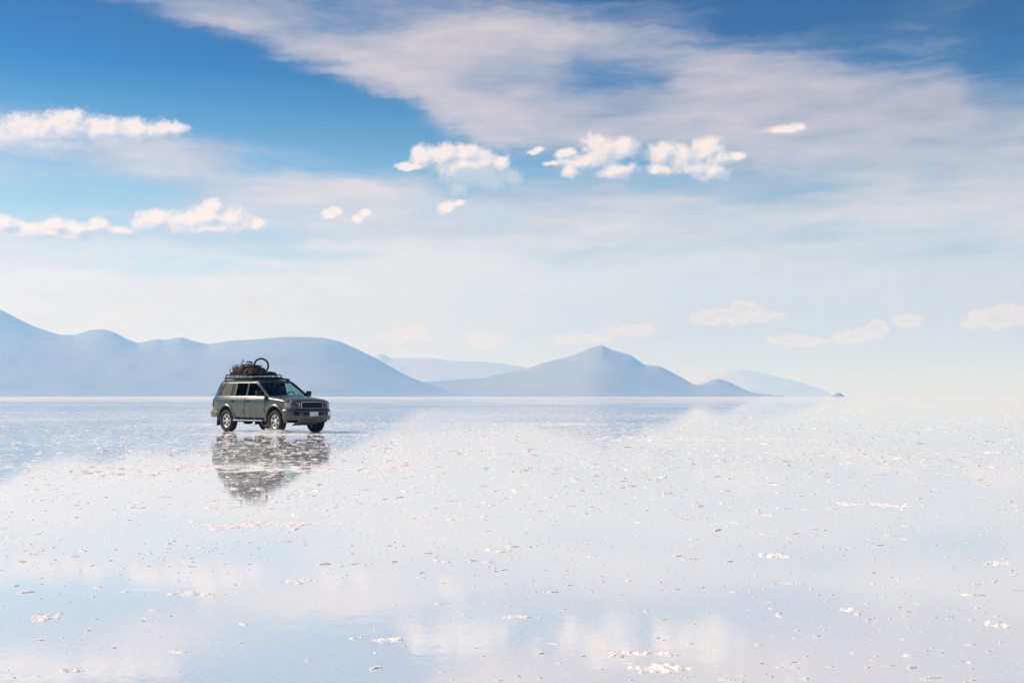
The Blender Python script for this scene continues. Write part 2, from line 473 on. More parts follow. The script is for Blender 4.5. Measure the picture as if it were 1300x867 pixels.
# ------------------------------------------------------------------ mesh builders
class MB:
    """collects shapes and links them as one mesh object"""
    def __init__(self): self.v, self.f = [], []

    def add(self, vs, fs):
        o = len(self.v)
        self.v += [tuple(p_) for p_ in vs]
        self.f += [tuple(i + o for i in f) for f in fs]
        return self

    def box(self, c, s, rot=None, bev=.12):
        """box with its edges chamfered by bev of the smallest side"""
        bm = bmesh.new()
        bmesh.ops.create_cube(bm, size=1.0)
        for v in bm.verts: v.co = Vector((v.co.x * s[0], v.co.y * s[1], v.co.z * s[2]))
        if bev > 0:
            bmesh.ops.bevel(bm, geom=list(bm.edges), offset=min(s) * bev, segments=2, profile=.6, affect='EDGES')
        M = Matrix.Translation(c)
        if rot is not None: M = M @ rot.to_4x4()
        bm.verts.index_update()
        self.add([M @ v.co for v in bm.verts], [[v.index for v in f.verts] for f in bm.faces])
        bm.free()
        return self

    def tube(self, pts, r, k=8, closed=False):
        pts = [Vector(p_) for p_ in pts]
        m_ = len(pts)
        vs, fs = [], []
        up = None
        for i, p_ in enumerate(pts):
            a = pts[(i - 1) % m_] if (closed or i > 0) else p_
            c = pts[(i + 1) % m_] if (closed or i < m_ - 1) else p_
            t = (c - a).normalized()
            if up is None or abs(up.dot(t)) > .95:
                up = Vector((0, 0, 1)) if abs(t.z) < .9 else Vector((1, 0, 0))
            s_ = t.cross(up).normalized()
            up = s_.cross(t).normalized()
            rr = r[i] if isinstance(r, (list, tuple)) else r
            for j in range(k):
                w = 2 * math.pi * j / k
                vs.append(p_ + (s_ * math.cos(w) + up * math.sin(w)) * rr)
        for i in range(m_ if closed else m_ - 1):
            b_ = ((i + 1) % m_) * k
            for j in range(k): fs.append((i * k + j, i * k + (j + 1) % k, b_ + (j + 1) % k, b_ + j))
        if not closed:
            fs.append(tuple(range(k))[::-1]); fs.append(tuple((m_ - 1) * k + j for j in range(k)))
        return self.add(vs, fs)

    def lathe(self, prof, k=40, closed=True):
        """prof: (radius, y) round the local y axis"""
        m_ = len(prof)
        vs = [(r_ * math.cos(2 * math.pi * j / k), y, r_ * math.sin(2 * math.pi * j / k)) for (r_, y) in prof for j in range(k)]
        fs = []
        for i in range(m_ if closed else m_ - 1):
            b_ = ((i + 1) % m_) * k
            for j in range(k): fs.append((i * k + j, i * k + (j + 1) % k, b_ + (j + 1) % k, b_ + j))
        return self.add(vs, fs)

    def prism(self, poly, y0, y1, axis='y'):
        """polygon in x,z pushed from y0 to y1 (or another axis)"""
        k = len(poly)
        P_ = {'y': lambda a, b_, c: (a, c, b_), 'z': lambda a, b_, c: (a, b_, c), 'x': lambda a, b_, c: (c, a, b_)}[axis]
        vs = [P_(a, b_, y0) for a, b_ in poly] + [P_(a, b_, y1) for a, b_ in poly]
        fs = [tuple(range(k))[::-1], tuple(range(k, 2 * k))] + [(i, (i + 1) % k, k + (i + 1) % k, k + i) for i in range(k)]
        return self.add(vs, fs)

    def build(self, name, m_, parent=None, smooth=40, mats=None):
        o = linkmesh(name, self.v, self.f, m_, parent, smooth=False)
        bm = bmesh.new()
        bm.from_mesh(o.data)
        bmesh.ops.recalc_face_normals(bm, faces=bm.faces)
        bm.to_mesh(o.data)
        bm.free()
        if smooth:
            o.data.polygons.foreach_set('use_smooth', [True] * len(o.data.polygons))
            o.data.set_sharp_from_angle(angle=R(smooth))
        return o


def thing(name, label, cat, loc=(0, 0, 0), rz=0.0, group=None):
    o = bpy.data.objects.new(name, None)
    o.empty_display_size = .3
    COL.objects.link(o)
    o.location = loc
    o.rotation_euler = (0, 0, rz)
    return tag(o, label, cat, group)


# ------------------------------------------------------------------ car materials
def paint_mat(name, base, dust_amt):
    m_, q, b = mat(name)
    pos_ = q.new('ShaderNodeTexCoord').outputs['Object']
    x_, y_, z_ = q.sep(pos_)[0:3]
    d1 = q.noise(pos_, 3.0, 6.0, .65)
    d2 = q.noise(q.mapping(pos_, scale=(9, 9, 3)), 1.0, 5.0, .65)
    low = q.rng(z_, 1.05, .45, 0, 1)
    dust = q.m('ADD', q.m('MULTIPLY', q.rng(d1, .3, .75), .55), q.m('MULTIPLY', low, .55))
    up = q.rng(z_, 1.18, 1.34, 1.0, .30)
    up = q.m('MAXIMUM', up, q.rng(x_, .85, 1.0))
    dust = q.m('MULTIPLY', dust, up)
    dust = q.m('MULTIPLY', q.m('ADD', dust, q.m('MULTIPLY', q.m('SUBTRACT', d2, .5), .6), clamp=True), dust_amt)
    dust = q.m('ADD', dust, q.m('MULTIPLY', q.m('MULTIPLY', low, q.rng(d2, .35, .65)), .38), clamp=True)
    q.put(b.inputs['Base Color'], q.mix(dust, base, (.215, .185, .157)))
    q.put(b.inputs['Metallic'], q.fmix(dust, .55, 0))
    q.put(b.inputs['Roughness'], q.fmix(dust, .27, .85))
    q.put(b.inputs['Coat Weight'], q.fmix(dust, .9, .05))
    b.inputs['Coat Roughness'].default_value = .24
    return m_


M_PAINT = paint_mat("green_grey_paint", (.017, .030, .024), .26)
M_TRIM = paint_mat("grey_bumper", (.017, .018, .020), .10)
M_BLACK = simple("black_plastic", (.009, .009, .010), .6, spec=.3, var=.3)
M_DARK = simple("dark_cabin", (.006, .006, .0065), .8, var=.3)
M_SEAT = simple("seat_fabric", (.018, .017, .017), .85, var=.2)
M_RUBBER = simple("tyre_rubber", (.015, .0145, .014), .85, var=.35, vscale=14)
M_ALLOY = simple("alloy", (.55, .54, .53), .32, metal=.85, var=.15, vscale=20)
M_CHROME = simple("chrome", (.55, .55, .56), .25, metal=.9, var=.1)
M_STEEL = simple("grey_steel", (.20, .20, .205), .5, metal=.4, var=.2)
M_RED = simple("red_lens", (.62, .03, .04), .2, var=.1)
M_AMBER = simple("pale_lens", (.24, .22, .19), .18, var=.1, coat=.6)
M_PLATE = simple("number_plate_white", (.62, .62, .66), .5, var=.04)
M_LAMP_SHINE = simple("lamp_shine_white", (.88, .88, .88), .15, var=.03, coat=.8)  # white base colour stands in for the shine of one fog lamp
M_RED_STRIP = simple("strip_red", (.22, .055, .04), .9, var=.25)


def glass_mat(name, tint, through, dust=0.0, ior=1.5):
    m_ = bpy.data.materials.new(name)
    m_.use_nodes = True
    t_ = m_.node_tree
    q = N(t_)
    t_.nodes.remove(t_.nodes['Principled BSDF'])
    tr = q.new('ShaderNodeBsdfTransparent'); tr.inputs[0].default_value = (*[c * through for c in tint], 1)
    gl = q.new('ShaderNodeBsdfGlossy'); gl.inputs['Roughness'].default_value = .03; gl.inputs[0].default_value = (.9, .95, .95, 1)
    fr = q.new('ShaderNodeFresnel'); fr.inputs[0].default_value = ior
    mx = q.new('ShaderNodeMixShader')
    bk = q.new('ShaderNodeNewGeometry').outputs['Backfacing']
    q.put(mx.inputs[0], q.m('MULTIPLY', fr.outputs[0], q.m('SUBTRACT', 1.0, bk))); q.put(mx.inputs[1], tr.outputs[0]); q.put(mx.inputs[2], gl.outputs[0])
    out = mx.outputs[0]
    if dust:
        df = q.new('ShaderNodeBsdfDiffuse')
        f = q.noise(q.new('ShaderNodeTexCoord').outputs['Object'], 4.0, 6.0, .6)
        q.put(df.inputs[0], q.mix(q.rng(f, .3, .7), (.15, .135, .12), (.22, .195, .17)))  # taupe puts dust and the reflected salt into one colour
        m2 = q.new('ShaderNodeMixShader')
        q.put(m2.inputs[0], dust); q.put(m2.inputs[1], out); q.put(m2.inputs[2], df.outputs[0])
        out = m2.outputs[0]
    q.put(t_.nodes['Material Output'].inputs['Surface'], out)
    return m_


M_SCREEN = glass_mat("windscreen_glass", (.80, .97, .93), .80, ior=1.3)
M_SHADED_GLASS = glass_mat("cabin_shade_glass", (.75, .85, .85), .22, ior=1.12)  # dark tint paints in the cabin's shade behind the open side windows
M_CLEAR = glass_mat("clear_glass", (.88, .98, .95), .97, ior=1.2)
M_DUSTY_REFLECT = glass_mat("dusty_reflection_glass", (.75, .8, .8), .2, .72)  # mostly painted taupe: some dust, some reflection of the bright salt
M_LENS = glass_mat("headlight_glass", (.92, .95, 1.0), .9)

# ------------------------------------------------------------------ the car
CAR_YAW = math.atan2(-.681, .732)
CAR_AT = (-8.53, 45.4, 0.0)
car = thing("car", "dusty dark green off-road car driving through shallow water with a loaded roof rack", "car", CAR_AT, CAR_YAW)
WB, TR, WR = 1.425, .83, .385


def lerp_tab(tab, x):
    if x <= tab[0][0]: return tab[0][1]
    for (a, va), (c, vc) in zip(tab, tab[1:]):
        if x <= c:
            t = (x - a) / (c - a)
            t = t * t * (3 - 2 * t) if False else t
            return va + (vc - va) * t
    return tab[-1][1]


PLAN = [(-2.52, .74), (-2.46, .80), (-2.36, .868), (-2.15, .925), (-1.6, .955), (0, .965), (1.2, .96), (1.7, .945), (1.95, .915), (2.1, .87), (2.2, .80), (2.26, .70)]
INSET = [(.40, .06), (.52, .035), (.66, .012), (.82, 0), (1.0, .004), (1.08, .012), (1.13, .026), (1.18, .048), (1.22, .070), (1.255, .092), (1.30, .105), (1.70, .207), (1.73, .219), (1.76, .236), (1.79, .259), (1.82, .292), (1.85, .35)]


def yside(x, z): return lerp_tab(PLAN, x) - lerp_tab(INSET, z)


TOPZ = [(-2.52, 1.16), (-2.46, 1.22), (-2.38, 1.262), (-2.2, 1.275), (-1, 1.27), (.6, 1.255), (.95, 1.235), (1.2, 1.205), (1.7, 1.15), (2.0, 1.105), (2.12, 1.075), (2.2, 1.035), (2.26, .97)]


def lower_body():
    xs = [-2.52, -2.49, -2.46, -2.41, -2.36, -2.25, -2.15, -1.9, -1.6, -1.2, -.8, -.4, 0, .4, .7, .85, .95, 1.05, 1.2, 1.45, 1.7, 1.85, 1.95, 2.03, 2.1, 2.16, 2.2, 2.235, 2.26]
    rings = []
    for x in xs:
        zt = lerp_tab(TOPZ, x)
        zb = .50 if x > -2.3 else .56
        crown = .035 if x > .9 else .0
        half = [(0, zb), (yside(x, .5) * .7, zb), (yside(x, .5) - .03, zb), (yside(x, zb + .03), zb + .03)]
        for f in (.1, .22, .36, .5, .64, .78, .9, 1.0):
            z = zb + .03 + f * (zt - .05 - zb - .03)
            half.append((yside(x, z), z))
        y1 = yside(x, zt - .05)
        half += [(y1 - .012, zt - .022), (y1 - .04, zt - .004), (y1 - .10, zt + crown * .25), (y1 * .72, zt + crown * .7), (y1 * .42, zt + crown * .95), (0, zt + crown)]
        ring = [(x, -y, z) for y, z in half] + [(x, y, z) for y, z in half[-2:0:-1]]
        rings.append(ring)
    k = len(rings[0])
    mb = MB()
    vs = [p_ for r_ in rings for p_ in r_]
    fs = []
    for i in range(len(rings) - 1):
        for j in range(k): fs.append((i * k + j, i * k + (j + 1) % k, (i + 1) * k + (j + 1) % k, (i + 1) * k + j))
    # end caps as fans towards the middle
    for base, xx in ((0, xs[0] - .012), ((len(rings) - 1) * k, xs[-1] + .012)):
        zc = sum(vs[base + j][2] for j in range(k)) / k
        vs.append((xx, 0, zc))
        for j in range(k): fs.append((base + j, base + (j + 1) % k, len(vs) - 1))
    mb.add(vs, fs)
    o = mb.build("body", M_PAINT, car, smooth=38)
    o.data.materials.append(M_DARK)
    # the cabin floor under the glass is dark
    for p_ in o.data.polygons:
        c = p_.center
        if p_.normal.z > .8 and -2.3 < c.x < .95 and abs(c.y) < .86 and c.z > 1.22: p_.material_index = 1
    for sx in (WB, -WB):
        for sy in (-1, 1):
            c_ = MB()
            kk = 36
            poly = [(sx + .475 * math.cos(2 * math.pi * i / kk), .42 + .475 * math.sin(2 * math.pi * i / kk)) for i in range(kk)]
            c_.prism(poly, sy * .52, sy * 1.3)
            cut = c_.build("cutter", M_DARK, None, smooth=0)
            cut.parent = car
            md = o.modifiers.new("arch", 'BOOLEAN')
            md.operation = 'DIFFERENCE'; md.object = cut; md.solver = 'EXACT'; md.material_mode = 'TRANSFER'
            bpy.context.view_layer.update()
            dg = bpy.context.evaluated_depsgraph_get()
            me = bpy.data.meshes.new_from_object(o.evaluated_get(dg))
            o.modifiers.clear()
            o.data = me
            bpy.data.objects.remove(cut)
    me.name = "body"
    return o


body = lower_body()


def side_panel(name, rows, m_, s, off=.010, thick=.02, nx=10, parent=None, smooth=45):
    """a panel lying on the car's side; rows of (z, x rear, x front); s = -1 right, +1 left"""
    fine = []
    for (a, c) in zip(rows, rows[1:]):
        m2 = max(1, int(abs(c[0] - a[0]) / .07))
        for i in range(m2): fine.append(tuple(a[k] + (c[k] - a[k]) * i / m2 for k in range(3)))
    fine.append(rows[-1])
    k = nx + 1
    vs = []
    for d in (off, off - thick):
        for (z, xa, xb) in fine:
            for i in range(k):
                x = xa + (xb - xa) * i / nx
                vs.append((x, s * (yside(x, z) + d), z))
    L = len(fine) * k
    fs = []
    for r_ in range(len(fine) - 1):
        for i in range(nx):
            a = r_ * k + i
            fs.append((a, a + 1, a + k + 1, a + k)); fs.append((L + a, L + a + k, L + a + k + 1, L + a + 1))
    rim = [i for i in range(k)] + [r_ * k + nx for r_ in range(1, len(fine))] + [(len(fine) - 1) * k + i for i in range(nx - 1, -1, -1)] + [r_ * k for r_ in range(len(fine) - 2, 0, -1)]
    for a, c in zip(rim, rim[1:] + rim[:1]): fs.append((a, c, L + c, L + a))
    return MB().add(vs, fs).build(name, m_, parent or car, smooth)


# hood panel, roof, pillars
ZR = 1.78                            # drip rail height


def roof():
    xs = [.21, .15, .06, -.1, -.45, -.9, -1.35, -1.72, -1.93, -2.02, -2.08]
    zc = [1.765, 1.80, 1.825, 1.845, 1.868, 1.872, 1.868, 1.85, 1.832, 1.812, 1.78]
    vs, fs = [], []
    for x, z in zip(xs, zc):
        ye = lerp_tab(PLAN, max(-2.2, min(x, 1))) - .215
        ze = min(ZR, z - .02)
        half = [(0, z), (.45 * ye, z - .004), (.75 * ye, z - .016), (.92 * ye, z - .04 if z > 1.8 else z - .02), (ye, ze), (ye - .005, ze - .03), (ye * .9, ze - .035), (ye * .5, z - .045), (0, z - .045)]
        vs += [(x, -y, zz) for y, zz in half] + [(x, y, zz) for y, zz in half[-2:0:-1]]
    k = 16
    for i in range(len(xs) - 1):
        for j in range(k): fs.append((i * k + j, i * k + (j + 1) % k, (i + 1) * k + (j + 1) % k, (i + 1) * k + j))
    fs += [tuple(range(k)), tuple((len(xs) - 1) * k + j for j in range(k))]
    return MB().add(vs, fs).build("roof", M_PAINT, car, 45)


roof()
for s in (-1, 1):
    side_panel("pillar", [(1.22, .93, 1.06), (1.5, .47, .62), (1.775, .02, .19)], M_PAINT, s, .004, .05, 4)
    side_panel("pillar", [(1.24, -.36, -.25), (1.775, -.36, -.27)], M_BLACK, s, .000, .05, 3)
    side_panel("pillar", [(1.25, -1.27, -1.12), (1.775, -1.25, -1.14)], M_PAINT, s, .000, .05, 3)
    side_panel("pillar", [(1.25, -2.37, -1.96), (1.5, -2.24, -1.86), (1.70, -2.11, -1.74), (1.775, -2.03, -1.62)], M_PAINT, s, .002, .05, 4)
    side_panel("roof_rail", [(1.715, -2.06, .18), (1.735, -2.05, .16), (1.77, -2.03, .13), (1.80, -2.0, .10), (1.825, -1.98, .08)], M_PAINT, s, .012, .05, 24)
    # windows: each pane with its rubber frame
    wf = side_panel("window", [(1.262, -.26, .90), (1.5, -.26, .49), (1.735, -.26, .08)], M_SHADED_GLASS if s < 0 else M_CLEAR, s, -.012, .006, 8)
    wr = side_panel("window", [(1.262, -.98, -.35), (1.735, -.97, -.35)], M_SHADED_GLASS, s, -.012, .006, 6)
    wq = side_panel("window", [(1.262, -1.13, -1.0), (1.735, -1.12, -.99)], M_DUSTY_REFLECT, s, -.008, .006, 3)
    side_panel("window_divider", [(1.262, -1.0, -.975), (1.74, -.99, -.965)], M_BLACK, s, .002, .02, 2)
    wb = side_panel("window", [(1.27, -1.96, -1.26), (1.32, -1.98, -1.255), (1.5, -1.90, -1.25), (1.65, -1.81, -1.25), (1.715, -1.73, -1.25), (1.74, -1.64, -1.27)], M_DUSTY_REFLECT, s, -.004, .006, 8)
    side_panel("window_seal", [(1.25, -1.29, -1.265), (1.76, -1.275, -1.245)], M_BLACK, s, .008, .02, 2)
    side_panel("window_seal", [(1.25, -2.0, -1.97), (1.5, -1.925, -1.895), (1.72, -1.77, -1.73), (1.76, -1.68, -1.63)], M_BLACK, s, .008, .02, 2)
    # doors
    fd = side_panel("door", [(.525, -.29, .86), (.75, -.29, .90), (1.0, -.29, .90), (1.255, -.29, .90)], M_PAINT, s, .012, .03, 14)
    rd = side_panel("door", [(.525, -.86, -.315), (.62, -.92, -.315), (.80, -1.06, -.315), (.92, -1.20, -.315), (1.05, -1.24, -.315), (1.255, -1.24, -.315)], M_PAINT, s, .012, .03, 12)
    for d_, x0 in ((fd, -.19), (rd, -1.14)):
        h_ = MB().box((x0 + .08, s * (yside(x0, 1.09) + .032), 1.09), (.19, .03, .045), bev=.35).build("door_handle", M_BLACK, d_)
    side_panel("side_moulding", [(.70, -.27, .86), (.79, -.27, .88)], M_PAINT, s, .030, .03, 8, fd)
    side_panel("side_moulding", [(.70, -.97, -.335), (.79, -1.04, -.335)], M_PAINT, s, .030, .03, 8, rd)
    side_panel("side_moulding", [(.70, -2.3, -1.93), (.79, -2.3, -1.93)], M_PAINT, s, .026, .03, 4)
    side_panel("belt_trim", [(1.225, -2.30, .92), (1.262, -2.30, .92)], M_CHROME if False else M_PAINT, s, .018, .03, 20)
    # flared arches
    for sx in (WB, -WB):
        mb = MB()
        kk = 26
        vs, fs = [], []
        for i in range(kk + 1):
            a = math.radians(-14 + 208 * i / kk)
            for (rr, off) in ((.474, -.06), (.474, .034), (.49, .05), (.535, .045), (.575, .012), (.575, -.05)):
                x = sx + rr * math.cos(a); z = max(.36, .42 + rr * math.sin(a))
                vs.append((x, s * (yside(x, max(z, .5)) + off), z))
        for i in range(kk):
            for j in range(5): fs.append((i * 6 + j, i * 6 + j + 1, i * 6 + j + 7, i * 6 + j + 6))
            fs.append((i * 6 + 5, i * 6, i * 6 + 6, i * 6 + 11))
        fs += [tuple(range(6)), tuple(kk * 6 + j for j in range(6))]
        mb.add(vs, fs).build("wheel_arch", M_PAINT, car, 50)
    # running board
    st = MB().box((0, s * .985, .415), (1.72, .15, .045), bev=.3)
    for x in (-.7, 0, .7): st.tube([(x, s * .97, .40), (x, s * .7, .50)], .02)
    st.build("running_board", M_CHROME, car)
    # mirrors
    mi = MB().box((.70, s * 1.085, 1.345), (.11, .20, .19), Matrix.Rotation(s * R(12), 3, 'Z'), bev=.3)
    mi.tube([(.78, s * .90, 1.27), (.74, s * 1.02, 1.28)], .028)
    mi.build("wing_mirror", M_BLACK, car)
    side_panel("mirror_sail", [(1.26, .74, .93), (1.38, .70, .75)], M_BLACK, s, .008, .02, 3)
    # lights at the corners
    side_panel("tail_light", [(.86, -2.51, -2.34), (1.0, -2.51, -2.35), (1.2, -2.49, -2.38)], M_RED, s, .024, .03, 4)
    MB().box((-1.93, s * .83, .42), (.035, .30, .42), Matrix.Rotation(R(6), 3, 'Y'), bev=.3).build("mud_flap", M_BLACK, car)
    MB().box((.90, s * .83, .46), (.03, .26, .26), bev=.3).build("mud_flap", M_BLACK, car)

# red strip just inside the top of the rear door window
side_panel("red_strip", [(1.60, -.96, -.37), (1.72, -.96, -.37)], M_RED_STRIP, -1, -.05, .02, 8)


# windscreen and rear window: curved sheets
def screen(name, xb, zb, yb, xt, zt, yt, bow, m_):
    vs, fs = [], []
    nu, nv = 14, 8
    for d in (0, -.006):
        for j in range(nv + 1):
            t = j / nv
            for i in range(nu + 1):
                u = -1 + 2 * i / nu
                x = xb + (xt - xb) * t + bow * (1 - u * u) * (1 - .3 * t)
                z = zb + (zt - zb) * t + .012 * math.sin(math.pi * t)
                vs.append((x + d, u * (yb + (yt - yb) * t), z))
    k = nu + 1
    L = (nv + 1) * k
    for j in range(nv):
        for i in range(nu):
            a = j * k + i
            fs.append((a, a + 1, a + k + 1, a + k)); fs.append((L + a, L + a + k, L + a + k + 1, L + a + 1))
    rim = list(range(k)) + [j * k + nu for j in range(1, nv + 1)] + [nv * k + i for i in range(nu - 1, -1, -1)] + [j * k for j in range(nv - 1, 0, -1)]
    for a, c in zip(rim, rim[1:] + rim[:1]): fs.append((a, c, L + c, L + a))
    return MB().add(vs, fs).build(name, m_, car, 30)


ws = screen("windscreen", .96, 1.235, .845, .13, 1.775, .70, .07, M_SCREEN)
fr = MB()
for (t0, z0, y0) in ((.96, 1.238, .85), (.13, 1.772, .705)):
    fr.tube([(t0 + .07 * (1 - (u / 7) ** 2) * (1 if t0 > .5 else .7), y0 * u / 7, z0) for u in range(-7, 8)], .02)
fr.build("windscreen_frame", M_BLACK, ws)
for y0, a in ((-.35, 18), (.25, 18)):
    MB().tube([(1.03, y0, 1.27), (.93, y0 + .25, 1.33), (.86, y0 + .48, 1.365)], .009, 6).build("wiper", M_BLACK, ws)
screen("rear_window", -2.42, 1.28, .74, -2.07, 1.765, .66, -.03, M_DUSTY_REFLECT)
# cowl
MB().box((.985, 0, 1.243), (.12, 1.55, .03), bev=.3).build("cowl", M_BLACK, car)


# bonnet: a proud panel over the engine
def bonnet():
    xs = [2.17, 2.12, 2.0, 1.8, 1.5, 1.25, 1.05]
    vs, fs = [], []
    nv = 12
    for d in (.018, -.02):
        for x in xs:
            zt = lerp_tab(TOPZ, x)
            y1 = yside(x, zt - .05) - .09
            for i in range(nv + 1):
                u = -1 + 2 * i / nv
                bulge = .02 * (1 if abs(u) < .62 else max(0, 1 - (abs(u) - .62) / .2))
                vs.append((x, u * y1, zt + .035 * (1 - u * u) + d + (bulge if d > 0 else 0)))
    k = nv + 1
    L = len(xs) * k
    for j in range(len(xs) - 1):
        for i in range(nv):
            a = j * k + i
            fs.append((a, a + 1, a + k + 1, a + k)); fs.append((L + a, L + a + k, L + a + k + 1, L + a + 1))
    rim = list(range(k)) + [j * k + nv for j in range(1, len(xs))] + [(len(xs) - 1) * k + i for i in range(nv - 1, -1, -1)] + [j * k for j in range(len(xs) - 2, 0, -1)]
    for a, c in zip(rim, rim[1:] + rim[:1]): fs.append((a, c, L + c, L + a))
    MB().add(vs, fs).build("bonnet", M_PAINT, car, 35)


bonnet()


# front: grille, lamps, bumper
def front_x(y, d=0.0): return 2.285 - .10 * (abs(y) / .8) ** 2.5 + d


def front_panel(name, rows, m_, off, thick, parent=None, nx=10, lean=.10, smooth=40):
    """rows of (z, y from, y to) laid over the curved nose"""
    k = nx + 1
    vs, fs = [], []
    for d in (off, off - thick):
        for (z, ya, yb) in rows:
            for i in range(k):
                y = ya + (yb - ya) * i / nx
                vs.append((front_x(y, d) - lean * (z - .9), y, z))
    L = len(rows) * k
    for r_ in range(len(rows) - 1):
        for i in range(nx):
            a = r_ * k + i
            fs.append((a, a + 1, a + k + 1, a + k)); fs.append((L + a, L + a + k, L + a + k + 1, L + a + 1))
    rim = list(range(k)) + [r_ * k + nx for r_ in range(1, len(rows))] + [(len(rows) - 1) * k + i for i in range(nx - 1, -1, -1)] + [r_ * k for r_ in range(len(rows) - 2, 0, -1)]
    for a, c in zip(rim, rim[1:] + rim[:1]): fs.append((a, c, L + c, L + a))
    return MB().add(vs, fs).build(name, m_, parent or car, smooth)


front_panel("nose_panel", [(.80, -.80, .80), (.83, -.82, .82), (1.04, -.82, .82), (1.075, -.80, .80)], M_TRIM, .0, .09)
gr = front_panel("grille", [(.835, -.40, .40), (.86, -.43, .43), (1.02, -.44, .44), (1.05, -.41, .41)], M_BLACK, .012, .05)
ring_ = []
for (y, z) in [(-.40, .832), (0, .832), (.40, .832), (.445, .87), (.455, 1.02), (.42, 1.054), (0, 1.056), (-.42, 1.054), (-.455, 1.02), (-.445, .87)]:
    ring_.append((front_x(y, .016) - .10 * (z - .9), y, z))
MB().tube(ring_, .017, 6, closed=True).build("grille_surround", M_CHROME, gr)
for z in (.89, .94, .99):
    MB().tube([(front_x(y, .014) - .1 * (z - .9), y, z) for y in (-.42, -.2, 0, .2, .42)], .008, 5).build("grille_bar", M_BLACK, gr)
for s in (-1, 1):
    a, c = sorted((s * .475, s * .745))
    hl = front_panel("headlight", [(.85, a, c), (1.045, a, c)], M_STEEL, .006, .04, nx=6)
    MB().lathe([(.001, 0), (.05, .006), (.075, .03), (.085, .05)], 20, closed=False).build("reflector", M_CHROME, hl).matrix_local = Matrix.Translation((front_x(s * .61) + .004, s * .61, .95)) @ Matrix.Rotation(R(-90), 4, 'Z')
    front_panel("lens", [(.845, a, c), (1.05, a, c)], M_LENS, .024, .006, hl, nx=6)
    # the indicator wraps the corner
    ci = MB()
    pts = [(2.19, .765), (2.165, .82), (2.11, .875), (2.02, .915), (1.96, .925)]
    poly = [(x, s * (y + .008)) for x, y in pts] + [(x - .03, s * (y - .05)) for x, y in pts[::-1]]
    ci.prism(poly, .86, 1.04, 'z')
    ci.build("indicator", M_AMBER, car)


def bumper(name, pts, z0, z1, m_, thick=.10, lipx=.02):
    """pts: plan of the outer face from the right side round to the left"""
    prof = [(-.05, z0), (-.012, z0 + .02), (0, z0 + .07), (.004, (z0 + z1) / 2), (0, z1 - .06), (-.015, z1 - .02), (-.05, z1), (-thick, z1), (-thick, z0)]
    P2 = [Vector(p_) for p_ in pts]
    vs, fs = [], []
    for i, p_ in enumerate(P2):
        t = (P2[min(i + 1, len(P2) - 1)] - P2[max(i - 1, 0)]).normalized()
        nrm = Vector((t.y, -t.x))
        for (o_, z) in prof: vs.append((p_.x + nrm.x * o_, p_.y + nrm.y * o_, z))
    k = len(prof)
    for i in range(len(P2) - 1):
        for j in range(k): fs.append((i * k + j, i * k + (j + 1) % k, (i + 1) * k + (j + 1) % k, (i + 1) * k + j))
    fs += [tuple(range(k)), tuple((len(P2) - 1) * k + j for j in range(k))]
    return MB().add(vs, fs).build(name, m_, car, 45)


fb = [(1.90, -.965), (2.02, -.955), (2.13, -.92), (2.22, -.855), (2.29, -.76), (2.335, -.62), (2.36, -.40), (2.37, -.2), (2.37, 0)]
fb = fb + [(x, -y) for x, y in fb[-2::-1]]
bump = bumper("front_bumper", fb, .43, .815, M_TRIM)
def fbx(y): return lerp_tab(sorted([(abs(y_), x_) for x_, y_ in fb[:9]]), abs(y))
MB().box((fbx(0) - .012, 0, .655), (.05, .86, .10), bev=.2).build("air_intake", M_BLACK, bump)
for s in (-1, 1):
    rec = MB().box((fbx(.66) - .014, s * .66, .655), (.06, .22, .12), Matrix.Rotation(s * R(16), 3, 'Z'), bev=.2).build("lamp_recess", M_BLACK, bump)
    fl = MB().lathe([(.001, .034), (.035, .032), (.06, .026), (.072, .018), (.074, -.03)], 20, closed=False).build("fog_lamp", M_LAMP_SHINE if s > 0 else M_BLACK, bump)
    fl.matrix_local = Matrix.Translation((fbx(.69) + .012, s * .69, .655)) @ Matrix.Rotation(R(-90) + s * R(20), 4, 'Z')
pl = MB().box((fbx(0) + .022, 0, .645), (.014, .36, .15), bev=.1).build("number_plate", M_PLATE, bump)
MB().box((fbx(0) + .008, 0, .645), (.014, .38, .165), bev=.1).build("plate_holder", M_BLACK, pl)
MB().tube([(fbx(y) + .004, y, .80) for y in (-.7, -.4, 0, .4, .7)], .012, 6).build("bumper_lip", M_BLACK, bump)
sk_ = MB()
sk_.add([(2.30, -.56, .44), (2.30, .56, .44), (1.75, .44, .27), (1.75, -.44, .27), (2.27, -.56, .40), (2.27, .56, .40), (1.75, .44, .25), (1.75, -.44, .25)],
        [(0, 1, 2, 3), (4, 7, 6, 5), (0, 4, 5, 1), (1, 5, 6, 2), (2, 6, 7, 3), (3, 7, 4, 0)])
sk_.build("skid_plate", M_STEEL, car, 30)
rb = [(-1.93, -.965), (-2.2, -.955), (-2.38, -.93), (-2.50, -.87), (-2.57, -.75), (-2.60, -.5), (-2.61, 0)]
rb = (rb + [(x, -y) for x, y in rb[-2::-1]])[::-1]
bumper("rear_bumper", rb, .50, .76, M_PAINT, .12)

# running gear
ug = MB()
for x in (WB, -WB):
    ug.tube([(x, -.72, WR), (x, .72, WR)], .055, 10)
    ug.box((x, .12 if x > 0 else .0, WR), (.30, .30, .28), bev=.35)
ug.tube([(-1.3, 0, .45), (1.2, .05, .47)], .04, 8)
for y in (-.45, .45): ug.box((-.1, y, .50), (4.1, .09, .12), bev=.2)
ug.box((-.9, .1, .46), (.8, .6, .18), bev=.25)
ug.tube([(-1.0, -.42, .42), (-1.9, -.5, .43), (-2.5, -.55, .45)], .035, 8)
ug.build("chassis", M_DARK, car)


